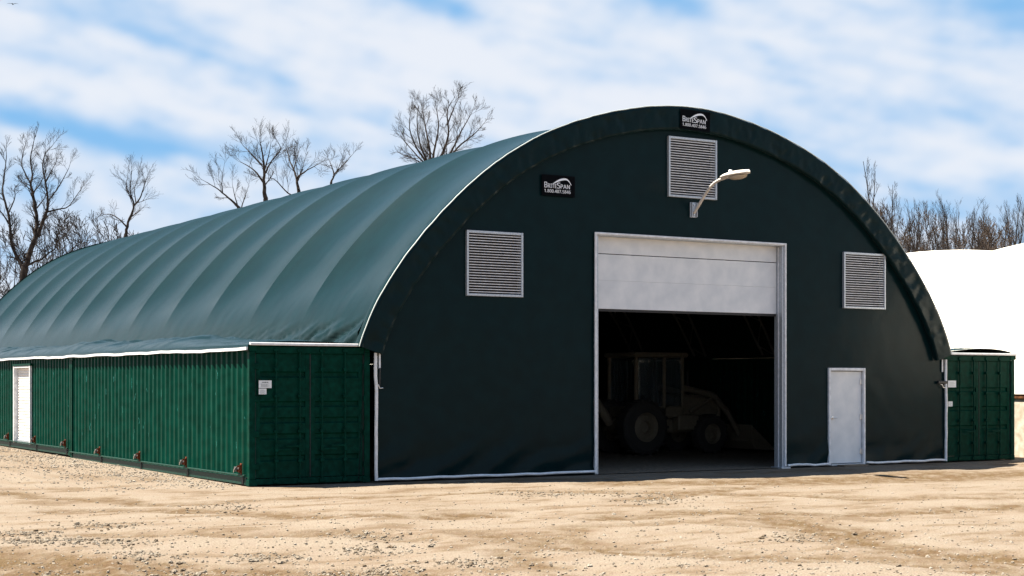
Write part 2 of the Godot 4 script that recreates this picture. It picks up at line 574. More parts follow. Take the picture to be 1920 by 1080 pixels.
func build_gravel() -> void:
	# loose stones and clods too many to count
	var r := RandomNumberGenerator.new()
	r.seed = 99
	var b := MB.new()
	var dirs := [Vector3(1, .1, 0), Vector3(-1, 0, .15), Vector3(.1, 0, 1), Vector3(0, .1, -1), Vector3(.1, .75, .1), Vector3(0, -.7, 0)]
	for s in [[0, 2, 4], [2, 1, 4], [1, 3, 4], [3, 0, 4], [2, 0, 5], [1, 2, 5], [3, 1, 5], [0, 3, 5]]:
		var p: Vector3 = dirs[s[0]]; var q: Vector3 = dirs[s[1]]; var w: Vector3 = dirs[s[2]]
		var m1 := (p + q + w).normalized() * 0.92
		b.tri(p, q, m1, m1); b.tri(q, w, m1, m1); b.tri(w, p, m1, m1)
	var mm := MultiMesh.new()
	mm.transform_format = MultiMesh.TRANSFORM_3D
	mm.use_colors = true
	mm.mesh = b.mesh()
	var list := []
	var clumps := [Vector2(190, 985), Vector2(690, 1002), Vector2(690, 1026), Vector2(120, 1015), Vector2(220, 1018), Vector2(280, 1040), Vector2(350, 1062), Vector2(60, 1020), Vector2(110, 1072), Vector2(500, 1040), Vector2(1230, 940), Vector2(1000, 925), Vector2(1100, 925), Vector2(1240, 930), Vector2(420, 948), Vector2(720, 1060), Vector2(880, 1050), Vector2(1500, 1005), Vector2(40, 1000), Vector2(640, 1064)]
	for i in 10000:
		var x := 0.0; var z := 0.0; var size := 0.0; var c := Color(0.222, 0.192, 0.155)
		if i < 2400:
			var k: Vector2 = clumps[i % clumps.size()]
			var p := on_ground(k.x + r.randfn(0, 42), minf(k.y + r.randfn(0, 4.0), 1079.0))
			x = p.x; z = p.z
			size = 0.006 + absf(r.randfn(0, 0.010))
			c = Color(0.111, 0.085, 0.059).lerp(Color(0.200, 0.178, 0.148), r.randf())
		elif i < 5200:
			# the gravel apron along the container side
			z = -r.randf() * 20.0
			x = -0.05 - absf(r.randfn(0, 1.6))
			size = 0.008 + absf(r.randfn(0, 0.008))
			c = Color(0.141, 0.118, 0.096).lerp(Color(0.266, 0.244, 0.211), r.randf())
		else:
			var p := on_ground(r.randf_range(-30, 1950), 895.0 + 195.0 * pow(r.randf(), 0.7))
			x = p.x; z = p.z
			size = 0.005 + absf(r.randfn(0, 0.0065))
			c = Color(0.111, 0.089, 0.067).lerp(Color(0.252, 0.226, 0.192), pow(r.randf(), 0.8))
		if z < 0.05 and x > -0.04: continue
		var y := ground_y(x, z)
		if z > 0.0 and x > -9.0 and x < 20.0 and z < 17.0:
			y += gh[nearest(gz, z) * gx.size() + nearest(gx, x)]
		var bs := Basis.from_euler(Vector3(r.randf() * 0.5, r.randf() * TAU, r.randf() * 0.5)).scaled(Vector3(size * r.randf_range(0.8, 1.5), size, size * r.randf_range(0.8, 1.4)))
		list.append([Transform3D(bs, Vector3(x, y + size * 0.25, z)), c])
	mm.instance_count = list.size()
	for i in list.size():
		mm.set_instance_transform(i, list[i][0])
		mm.set_instance_color(i, list[i][1])
	var o := MultiMeshInstance3D.new()
	o.name = "gravel"
	o.multimesh = mm
	o.material_override = M.stone
	add_child(o)
	tag(o, "loose gravel and dirt clods scattered over the sandy yard", "gravel", "", "stuff")

# ---------------------------------------------------------------- the fabric hall
func roof_point(s: float, z: float, sag: float) -> Vector3:
	var th := arch_th(s)
	var p := arch(th)
	var nn := arch_n(th)
	# cloth hangs slack and puckered just above the foot
	var foot := 1.0 - ss(2.75, 3.25, p.y)
	var pucker := 0.0
	if foot > 0.0:
		var ph := 4.2 * (z - 3.2 * (p.y - 2.65)) + noise.get_noise_2d(z * 0.5, 1.0) * 2.4
		var near := ss(-7.0, -1.5, z)
		var big := pow(absf(sin(ph * 0.5)), 0.7)
		pucker = foot * near * (0.05 - 0.12 * (1.0 - big)) * (0.5 + 1.2 * absf(noise.get_noise_2d(z * 0.7, 5.0)))
		pucker += foot * 0.012 * sin(ph * 2.3 + 1.0) * (0.5 + 0.5 * near)
	p += nn * (pucker - sag)
	return Vector3(p.x, p.y + lift(z), z)

func build_hall() -> void:
	var h := thing("fabric_building", Vector3.ZERO, "large dark green arched fabric building with open overhead door, standing between rows of containers", "building")
	# roof cloth, one panel for each bay between trusses
	for b in BAYS:
		var z0 := -0.1 - b * BAY
		var z1 := z0 - BAY
		if b == BAYS - 1: z1 = -LEN - 0.1
		var m := MB.new()
		var nt := 53 if b < 2 else (25 if b < 5 else 15)
		var ns := 125
		var f := func(i: int, j: int) -> Vector3:
			var s := float(i) / (ns - 1)
			# more rows near the feet, where the cloth puckers
			s = s - 0.11 * sin(TAU * s) / 1.0 * 0.9
			var t := float(j) / (nt - 1)
			var y := arch(arch_th(s)).y
			var sag := 0.23 * 4.0 * t * (1.0 - t) * ss(3.1, 4.6, y) * (0.8 + 0.2 * ss(4.0, 7.0, y))
			sag += noise.get_noise_3d(s * 5.0, b * 3.1, t * 2.0) * 0.05 * t * (1.0 - t)
			return roof_point(s, lerpf(z0, z1, t), sag)
		m.grid(ns, nt, f, false)
		obj("roof_panel", m, M.fabric, h)
	# front roll of the cover: from the first truss round the edge and down as a fascia band
	var e := MB.new()
	var prof := [[0.0, -0.1], [0.012, 0.0], [0.0, 0.085]]
	for k in 7:
		var a := PI * 0.5 * k / 6.0
		prof.append([-0.055 * (1.0 - cos(a)), 0.095 + 0.055 * sin(a)])
	var fe := func(i: int, j: int) -> Vector3:
		var s := float(i) / 192.0
		var th := arch_th(s)
		var p: Vector2 = arch(th) + arch_n(th) * (prof[j][0] + noise.get_noise_2d(s * 40.0, 3.0) * 0.010)
		return Vector3(p.x, p.y, prof[j][1])
	e.grid(193, prof.size(), fe, true)
	obj("roof_edge", e, M.fabric, h)
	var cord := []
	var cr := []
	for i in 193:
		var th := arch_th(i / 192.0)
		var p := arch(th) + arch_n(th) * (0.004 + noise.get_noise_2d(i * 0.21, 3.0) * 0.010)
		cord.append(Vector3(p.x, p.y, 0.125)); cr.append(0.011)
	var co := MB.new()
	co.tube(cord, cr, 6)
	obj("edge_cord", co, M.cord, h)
	var fa := MB.new()
	var ff := func(i: int, j: int) -> Vector3:
		var s := float(i) / 384.0
		var th := arch_th(s)
		var w := lerpf(0.055, 0.50, minf(j / 8.0, 1.0))
		var p := arch(th) - arch_n(th) * w
		var L := s * 21.0
		var crease := pow(absf(noise.get_noise_2d(L * 1.4, w * 1.2)), 1.3) * 0.05 + sin(L * 9.0 + noise.get_noise_2d(L, 7.0) * 9.0 + w * 5.0) * 0.006 * ss(0.0, 0.5, w)
		var z := 0.15 - crease * minf(j / 2.0, 1.0)
		if j == 9: z = 0.07
		if j == 10:
			z = 0.012
			p += arch_n(th) * 0.02
		return Vector3(p.x, p.y, z)
	fa.grid(385, 11, ff, true)
	obj("fascia", fa, M.fabric, h)
	# front wall cloth with the openings left out
	var holes := [Rect2(7.57, -0.2, 5.11, 5.23), Rect2(13.99, -0.2, 1.12, 2.45), Rect2(4.53, 3.64, 1.27, 1.26), Rect2(14.44, 3.64, 1.25, 1.25), Rect2(9.46, 5.90, 1.27, 1.26)]
	var xs := cuts(2.14, 17.82, 0.16, [2.52, 17.70, 7.57, 12.68, 13.99, 15.11, 4.53, 5.80, 14.44, 15.69, 9.46, 10.73])
	var ys := cuts(0.015, 7.75, 0.16, [2.62, 5.03, 2.25, 3.64, 4.90, 4.89, 5.90, 7.16])
	obj("front_wall", wall_cloth(xs, ys, holes, 0.0, 1.0), M.fabric, h)
	obj("rear_wall", wall_cloth(cuts(2.10, 17.86, 0.25, [2.36, 17.78]), cuts(0.0, 7.95, 0.25, [2.62]), [], -LEN - 0.05, 0.0), M.fabric, h)
	# steel trusses inside, one under each seam
	for b in BAYS + 1:
		var m := MB.new()
		for k in 2:
			var pts := []; var rad := []
			for i in 33:
				var th := arch_th(i / 32.0)
				var p := arch(th) - arch_n(th) * (0.10 + 0.42 * k)
				pts.append(Vector3(p.x, maxf(p.y, 2.66) + lift(-b * BAY), -0.16 - b * BAY)); rad.append(0.035)
			m.tube(pts, rad, 6)
		for i in 40:
			var ta := arch_th(i / 40.0); var tb := arch_th((i + 1) / 40.0)
			var pa := arch(ta) - arch_n(ta) * (0.10 if i % 2 == 0 else 0.52)
			var pb := arch(tb) - arch_n(tb) * (0.52 if i % 2 == 0 else 0.10)
			var yy := lift(-b * BAY)
			m.tube([Vector3(pa.x, maxf(pa.y, 2.66) + yy, -0.16 - b * BAY), Vector3(pb.x, maxf(pb.y, 2.66) + yy, -0.16 - b * BAY)], [0.018, 0.018], 4, false)
		obj("truss", m, M.truss, h)
	# side skirts: cloth that spills over the container tops to a strapped outer edge
	for side in 2:
		var m := MB.new()
		var nz := 300
		var g := func(i: int, j: int) -> Vector3:
			var z := 0.0 - LEN * pow(float(j) / (nz - 1), 1.15)
			var t := i / 24.0
			var amp := lerpf(0.10, 0.30, ss(0.0, 7.0, -z)) * (0.85 + 0.5 * noise.get_noise_2d(z * 0.35, 2.0))
			if side == 1: amp = 0.14
			var x := lerpf(-0.035, 2.45, t)
			var y := CH + 0.02 + amp * sin(PI * pow(t, 0.75) * 0.93)
			var w := z * 1.7 + t * 2.6 + noise.get_noise_2d(z * 0.4, t * 2.0) * 1.8
			y += (sin(w * 3.0) * 0.030 + sin(w * 8.1) * 0.013) * sin(PI * t) * ss(0.0, 0.6, -z)
			if i == 0: y = CH - 0.105
			if i == 1:
				x = -0.03
				y = CH + 0.005
			return Vector3(x if side == 0 else XR + CW - x + 0.0, y + lift(z), z)
		m.grid(25, nz, g, side == 0)
		obj("side_skirt", m, M.fabric, h)
	# white bands that hold the skirts down
	for c in 3:
		var m := MB.new()
		var pts := 26
		for i in pts - 1:
			var za := 0.0 - c * CL - CL * i / (pts - 1.0)
			var zb := 0.0 - c * CL - CL * (i + 1) / (pts - 1.0)
			var ya := CH - 0.075 + lift(za) + noise.get_noise_2d(za * 0.6, 1.0) * 0.035
			var yb := CH - 0.075 + lift(zb) + noise.get_noise_2d(zb * 0.6, 1.0) * 0.035
			var d := Vector3(0, (yb - ya) * 0.5, (zb - za) * 0.5)
			m.obox(Vector3(-0.055, (ya + yb) * 0.5, (za + zb) * 0.5), Vector3(0.016, 0, 0), Vector3(0, 0.027, 0), d * 1.0, 0.0)
		obj("skirt_band", m, M.trim, h)
	for a in [[0.0, 2.36], [XR + 0.02, XR + CW + 0.02]]:
		var m := MB.new()
		m.box(Vector3(a[0], CH - 0.005, -0.02), Vector3(a[1], CH + 0.048, 0.055), 0.01)
		obj("skirt_band", m, M.trim, h)
	# white edging round the front wall
	for x in [2.535, 17.70]:
		var m := MB.new()
		var pts := []; var rad := []
		for i in 12:
			pts.append(Vector3(x + noise.get_noise_2d(i * 0.35, x) * 0.025, lerpf(0.03, 2.47, i / 11.0), 0.05)); rad.append(0.034)
		m.tube(pts, rad, 8)
		obj("edge_trim", m, M.trim, h)
	for a in [[2.56, 7.55], [12.76, 13.96], [15.14, 17.68]]:
		var m := MB.new()
		var pts := []; var rad := []
		for i in 16:
			var x := lerpf(a[0], a[1], i / 15.0)
			pts.append(Vector3(x, 0.055 + noise.get_noise_2d(x * 0.9, 4.0) * 0.03, 0.045)); rad.append(0.028)
		m.tube(pts, rad, 8)
		obj("base_pipe", m, M.trim, h)
	overhead_door(h)
	side_door(h)
	for p in [Vector2(4.51, 3.62), Vector2(14.42, 3.62), Vector2(9.44, 5.88)]: louvre(h, p)
	# straps that tension the cloth at both lower corners
	for a in [[2.62, 1.0], [17.60, -1.0]]:
		var m := MB.new()
		m.box(Vector3(a[0] - 0.018, 2.17, 0.02), Vector3(a[0] + 0.018, 2.47, 0.04))
		var s := obj("tension_strap", m, M.trim, h)
		m = MB.new()
		if a[1] > 0:
			m.tube([Vector3(a[0], 2.18, 0.04), Vector3(a[0] - 0.015, 2.0, 0.06), Vector3(a[0] - 0.02, 1.80, 0.06)], [0.015, 0.02, 0.015], 6)
		else:
			m.obox(Vector3(a[0] - 0.02, 1.92, 0.06), Vector3(0.16, 0.0, 0), Vector3(0, 0.035, 0), Vector3(0, 0, 0.03), 0.01)
		obj("ratchet", m, M.black, s)
		m = MB.new()
		m.tube([Vector3(a[0] + 0.05, 1.80, 0.07), Vector3(a[0] - 0.02, 1.795, 0.075), Vector3(a[0] - 0.05, 1.86, 0.075), Vector3(a[0] - 0.10, 1.87, 0.07)], [0.012, 0.014, 0.014, 0.012], 6)
		obj("hook", m, M.steel, s)
	# floor inside
	var fl := MB.new()
	fl.quad(Vector3(2.44, 0.004, 0.0), Vector3(17.71, 0.004, 0.0), Vector3(17.71, lift(-LEN) + 0.006, -LEN), Vector3(2.44, lift(-LEN) + 0.006, -LEN), Vector3.UP)
	var fo := obj("floor", fl, M.floor)
	tag(fo, "", "", "", "structure")

func cuts(a: float, b: float, step: float, keep: Array) -> Array:
	var out := [a, b]
	for k in keep: out.append(k)
	out.sort()
	var r := []
	for i in out.size() - 1:
		var n := maxi(1, int(round((out[i + 1] - out[i]) / step)))
		if out[i + 1] - out[i] < 0.001: continue
		for k in n: r.append(lerpf(out[i], out[i + 1], float(k) / n))
	r.append(b)
	return r

func wall_cloth(xs: Array, ys: Array, holes: Array, z: float, fold: float) -> MB:
	var m := MB.new()
	var nx := xs.size(); var ny := ys.size()
	var P := []
	for j in ny:
		for i in nx:
			var x: float = xs[i]
			var y: float = minf(ys[j], arch_y(x, 0.06 if fold > 0.0 else -0.02))
			var k := 0.0
			if fold > 0.0:
				var lean: float = x * 0.9 - ys[j] * 1.9 + noise.get_noise_2d(x * 0.4, ys[j] * 0.4) * 1.2
				k += (1.0 - ss(0.2, 0.95, y)) * (sin(lean * 5.0) * 0.030 + sin(lean * 11.0) * 0.012)
				k += noise.get_noise_2d(x * 0.2, y * 0.2) * 0.02 + noise.get_noise_2d(x * 1.1, y * 0.7) * 0.004
				if x > 15.0: k += exp(-pow((y - 1.9 + (x - 15.2) * 1.1) / 0.10, 2.0)) * 0.016
			P.append(Vector3(x, y + (lift(z) if fold == 0.0 else 0.0), z + k * fold))
	for j in ny - 1:
		for i in nx - 1:
			var cx: float = (xs[i] + xs[i + 1]) * 0.5
			var cy: float = (ys[j] + ys[j + 1]) * 0.5
			if (cx < (2.52 if fold > 0.0 else 2.36) or cx > (17.70 if fold > 0.0 else 17.78)) and cy < 2.62: continue
			var skip := false
			for hole in holes:
				if hole.has_point(Vector2(cx, cy)): skip = true
			if skip: continue
			var a: Vector3 = P[j * nx + i]; var b: Vector3 = P[j * nx + i + 1]
			var c: Vector3 = P[(j + 1) * nx + i + 1]; var d: Vector3 = P[(j + 1) * nx + i]
			if c.y - b.y < 0.001 and d.y - a.y < 0.001: continue
			m.quad(a, b, c, d, Vector3.BACK if fold > 0.0 else Vector3.FORWARD)
	# smooth the facets: average normals of shared points
	var acc := {}
	for i in m.v.size():
		var key := Vector3i((m.v[i] * 500.0).round())
		acc[key] = acc.get(key, Vector3.ZERO) + m.n[i]
	for i in m.v.size():
		m.n[i] = acc[Vector3i((m.v[i] * 500.0).round())].normalized()
	return m

func overhead_door(h: Node3D) -> void:
	var d := Node3D.new()
	d.name = "overhead_door"
	h.add_child(d)
	# sectional leaf, partly raised
	var x0 := 7.66; var x1 := 12.60; var zf := -0.16
	for s in [[3.455, 4.0485], [4.050, 4.60], [4.616, 5.0]]:
		var m := MB.new()
		m.box(Vector3(x0, s[0], zf - 0.045), Vector3(x1, s[1], zf), 0.002)
		obj("door_section", m, M.door_white, d)
	var m := MB.new()
	m.box(Vector3(x0, 3.40, zf - 0.035), Vector3(x1, 3.452, zf - 0.01), 0.005)
	obj("bottom_seal", m, M.seal, d)
	# jamb channels and head
	for side in [[7.57, 7.655, 7.57], [12.605, 12.68, 12.68]]:
		m = MB.new()
		m.box(Vector3(side[0], 0.0, -0.24), Vector3(side[1], 4.96, 0.035), 0.006)
		obj("jamb", m, M.galv, d)
		m = MB.new()
		var sx: float = side[2]
		m.box(Vector3(sx - 0.022, 0.03, 0.037), Vector3(sx + 0.022, 5.03, 0.075), 0.006)
		obj("face_trim", m, M.trim, d)
	m = MB.new()
	m.box(Vector3(12.592, 0.0, -0.10), Vector3(12.603, 4.95, -0.075))
	obj("weather_strip", m, M.trim, d)
	m = MB.new()
	m.box(Vector3(7.57, 4.962, -0.24), Vector3(12.68, 5.03, 0.035), 0.006)
	obj("head", m, M.galv, d)
	m = MB.new()
	m.box(Vector3(7.595, 4.985, 0.037), Vector3(12.655, 5.03, 0.075), 0.006)
	obj("face_trim", m, M.trim, d)
	m = MB.new()
	m.box(Vector3(12.52, -0.02, -0.26), Vector3(12.78, 0.02, 0.12), 0.004)
	obj("jamb_foot", m, M.galv, d)
	# the upper leaf carries on along ceiling tracks
	for x in [7.64, 12.62]:
		m = MB.new()
		m.tube([Vector3(x, 5.0, -0.28), Vector3(x, 5.25, -0.42), Vector3(x, 5.32, -0.8), Vector3(x, 5.34, -3.4)], [0.025, 0.025, 0.025, 0.025], 5)
		obj("track", m, M.galv, d)

func side_door(h: Node3D) -> void:
	var d := Node3D.new()
	d.name = "entrance_door"
	h.add_child(d)
	var m := MB.new()
	m.box(Vector3(14.065, 0.06, -0.06), Vector3(15.035, 2.17, -0.02), 0.004)
	obj("leaf", m, M.door_white, d)
	for b in [[13.99, 14.05, 0.02, 2.25], [15.05, 15.11, 0.02, 2.25]]:
		m = MB.new()
		m.box(Vector3(b[0], b[2], -0.10), Vector3(b[1], b[3], 0.045), 0.006)
		obj("frame_post", m, M.trim, d)
	m = MB.new()
	m.box(Vector3(14.052, 2.185, -0.10), Vector3(15.048, 2.25, 0.045), 0.006)
	obj("frame_head", m, M.trim, d)
	m = MB.new()
	m.box(Vector3(14.052, 0.0, -0.12), Vector3(15.048, 0.045, 0.06), 0.006)
	obj("sill", m, M.galv, d)
	m = MB.new()
	m.lathe(Vector3(14.13, 1.10, -0.02), Vector3.BACK, [[0.0, 0.0], [0.036, 0.0], [0.036, 0.012], [0.014, 0.016], [0.014, 0.05], [0.0, 0.052]], 14)
	m.tube([Vector3(14.125, 1.10, 0.025), Vector3(14.19, 1.10, 0.03), Vector3(14.25, 1.095, 0.028)], [0.011, 0.011, 0.009], 7)
	obj("handle", m, M.steel, d)
	for y in [0.32, 1.12, 1.93]:
		m = MB.new()
		m.box(Vector3(14.985, y - 0.06, -0.019), Vector3(15.042, y + 0.06, -0.004), 0.003)
		m.tube([Vector3(15.042, y - 0.06, 0.0), Vector3(15.042, y + 0.06, 0.0)], [0.011, 0.011], 7)
		obj("hinge", m, M.steel, d)
	m = MB.new()
	m.box(Vector3(14.2, -0.02, 0.07), Vector3(14.95, 0.03, 0.35), 0.01)
	obj("step", m, M.floor, d)

func louvre(h: Node3D, p: Vector2) -> void:
	var d := Node3D.new()
	d.name = "louvre_vent"
	h.add_child(d, true)
	var w := 1.30
	var x0 := p.x; var y0 := p.y
	var m := MB.new()
	m.box(Vector3(x0, y0, -0.12), Vector3(x0 + 0.045, y0 + w, 0.075), 0.006)
	m.box(Vector3(x0 + w - 0.045, y0, -0.12), Vector3(x0 + w, y0 + w, 0.075), 0.006)
	m.box(Vector3(x0 + 0.046, y0 + 0.001, -0.12), Vector3(x0 + w - 0.046, y0 + 0.05, 0.073), 0.006)
	m.box(Vector3(x0 + 0.046, y0 + w - 0.055, -0.12), Vector3(x0 + w - 0.046, y0 + w - 0.001, 0.073), 0.006)
	obj("frame", m, M.galv, d)
	var back := MB.new()
	back.box(Vector3(x0 + 0.046, y0 + 0.05, -0.13), Vector3(x0 + w - 0.046, y0 + w - 0.055, -0.122))
	obj("backing", back, M.black, d)
	# one slat mesh shared by all
	var sl := MB.new()
	var sag := func(x: float) -> float: return 0.0
	for i in 6:
		var a := 0.046 + (w - 0.092) * i / 6.0
		var b := 0.046 + (w - 0.092) * (i + 1) / 6.0
		sl.obox(Vector3((a + b) * 0.5, 0, -0.01), Vector3((b - a) * 0.5, 0, 0), Vector3(0, 0.0015, 0.0), Vector3(0, -0.006, 0.034))
		sl.box(Vector3(a, -0.013, 0.024), Vector3(b, 0.002, 0.030))
	var sm := sl.mesh()
	for i in 22:
		var o := obj("slat", sm, M.trim, d)
		o.position = Vector3(x0, y0 + 0.092 + i * 0.0535, 0.02 + noise.get_noise_2d(i * 3.3, x0) * 0.004)

# ---------------------------------------------------------------- shipping containers
func corrugated(za: float, zb: float, y0: float, y1: float, x: float, out: float) -> MB:
	# a sheet with trapezoid ribs that run up and down; out = +1 / -1 gives the way it faces
	var m := MB.new()
	var pts := []
	var pitch := 0.278
	var z := za
	while z > zb + 0.001:
		for q in [[0.0, 0.0], [0.07, 0.0], [0.139, -0.036], [0.209, -0.036]]:
			var zz: float = z - q[0]
			if zz > zb: pts.append(Vector2(zz, q[1]))
		z -= pitch
	pts.append(Vector2(zb, 0.0))
	var len := absf(zb - za)
	for i in pts.size() - 1:
		var a := Vector3(x + out * pts[i].y, y0, pts[i].x)
		var b := Vector3(x + out * pts[i + 1].y, y0, pts[i + 1].x)
		var s := m.v.size()
		m.quad(a, b, Vector3(b.x, y1, b.z), Vector3(a.x, y1, a.z), Vector3(out, 0, 0))
		for k in range(s, m.v.size()):
			m.t[k] = Vector2(fmod(absf(m.v[k].z - za) / CL + 0.0, 1.0001), 1.0 - (m.v[k].y - y0) / (y1 - y0))
	return m

func container(x0: float, z0: float, out: float, label: String, opts: Dictionary) -> Node3D:
	# out: side that faces away from the hall. The doors are at the front end (z0), if they show
	var d := thing("shipping_container", Vector3(x0, lift(z0 - 6.0) - (lift(6.0) if false else 0.0), z0), label, "container", "containers along the hall")
	if z0 > -1.0: d.position.y = 0.0
	var xo := 0.0 if out < 0 else CW
	var xi := CW if out < 0 else 0.0
	var gap := 0.012
	var zb := -CL + gap
	var za := -0.012 if z0 > -1.0 else -gap
	# frame
	for q in [[0.0, za], [0.0, zb], [CW, za], [CW, zb]]:
		var sx := 1.0 if q[0] == 0.0 else -1.0
		var sz := -1.0 if q[1] == za else 1.0
		var m := MB.new()
		m.box(Vector3(q[0], 0.118, q[1]), Vector3(q[0] + sx * 0.12, CH - 0.118, q[1] + sz * 0.11), 0.008)
		obj("corner_post", m, M.paint_plain, d)
		for y in [0.0, CH - 0.118]:
			m = MB.new()
			m.box(Vector3(q[0] - sx * 0.006, y, q[1] - sz * 0.004), Vector3(q[0] + sx * 0.162, y + 0.118, q[1] + sz * 0.178), 0.01)
			obj("corner_casting", m, M.paint_plain, d)
	for q in [[0.0, 1.0], [CW, -1.0]]:
		var m := MB.new()
		m.box(Vector3(q[0] + q[1] * 0.006, 0.015, za - 0.178), Vector3(q[0] + q[1] * 0.07, 0.155, zb + 0.178), 0.006)
		obj("bottom_rail", m, M.rail, d)
		m = MB.new()
		m.box(Vector3(q[0] + q[1] * 0.01, CH - 0.075, za - 0.178), Vector3(q[0] + q[1] * 0.075, CH - 0.006, zb + 0.178), 0.006)
		obj("top_rail", m, M.paint_plain, d)
	# roof sheet and back wall
	var m := MB.new()
	m.box(Vector3(0.076, CH - 0.05, za - 0.18), Vector3(CW - 0.076, CH - 0.012, zb + 0.18))
	obj("roof_sheet", m, M.paint_plain, d)
	m = MB.new()
	m.box(Vector3(0.12, 0.12, zb + 0.06), Vector3(CW - 0.12, CH - 0.05, zb + 0.09))
	obj("end_wall", m, M.paint_plain, d)
	# corrugated sides
	var doorway: Array = opts.get("doorway", [])
	for q in [[xo, out], [xi, -out]]:
		var px: float = q[0] - q[1] * 0.03
		if doorway.size() and q[1] == out:
			var a: float = doorway[0]; var b: float = doorway[1]
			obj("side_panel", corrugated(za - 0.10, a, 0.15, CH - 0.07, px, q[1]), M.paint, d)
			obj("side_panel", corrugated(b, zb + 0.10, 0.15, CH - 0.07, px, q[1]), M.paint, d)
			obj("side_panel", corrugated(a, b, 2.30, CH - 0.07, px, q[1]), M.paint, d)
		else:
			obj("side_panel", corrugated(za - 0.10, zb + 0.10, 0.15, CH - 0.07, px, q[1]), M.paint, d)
	# the rod that the tie-downs run along
	if out < 0:
		m = MB.new()
		m.box(Vector3(-0.045, 0.178, za - 0.16), Vector3(-0.004, 0.205, zb + 0.05), 0.005)
		obj("tie_rail", m, M.rail, d)
		for k in 4:
			var z := -0.32 - k * BAY
			if doorway.size() and z < doorway[0] + 0.2 and z > doorway[1] - 0.2: continue
			var br := MB.new()
			br.obox(Vector3(-0.042, 0.31, z), Vector3(0.010, 0, 0), Vector3(0, 0.10, 0.0), Vector3(0, 0, 0.035), 0.005)
			br.obox(Vector3(-0.070, 0.31, z + 0.034), Vector3(0.028, 0, 0), Vector3(0, 0.07, 0), Vector3(0, 0, 0.005))
			br.obox(Vector3(-0.070, 0.31, z - 0.055), Vector3(0.028, 0, 0), Vector3(0, 0.06, 0), Vector3(0, 0, 0.005))
			var bo := obj("anchor_bracket", br, M.rust, d)
			br = MB.new()
			br.obox(Vector3(-0.075, 0.30, z - 0.12), Vector3(0.042, 0, 0), Vector3(0, 0.046, 0), Vector3(0, 0, 0.062), 0.01)
			br.tube([Vector3(-0.075, 0.31, z + 0.03), Vector3(-0.075, 0.31, z - 0.09)], [0.026, 0.026], 10)
			obj("winch", br, M.black, bo)
			br = MB.new()
			br.tube([Vector3(-0.122, 0.33, z - 0.09), Vector3(-0.13, 0.29, z - 0.13), Vector3(-0.125, 0.24, z - 0.17)], [0.009, 0.011, 0.009], 6)
			obj("hook", br, M.steel, bo)
			br = MB.new()
			br.box(Vector3(-0.016, 0.03, z - 0.02), Vector3(-0.004, 0.175, z + 0.02))
			obj("tie_strap", br, M.black, bo)
	if opts.get("doors", false): container_doors(d, opts.grooves)
	if doorway.size(): roller_door(d, doorway, xo, out)
	return d

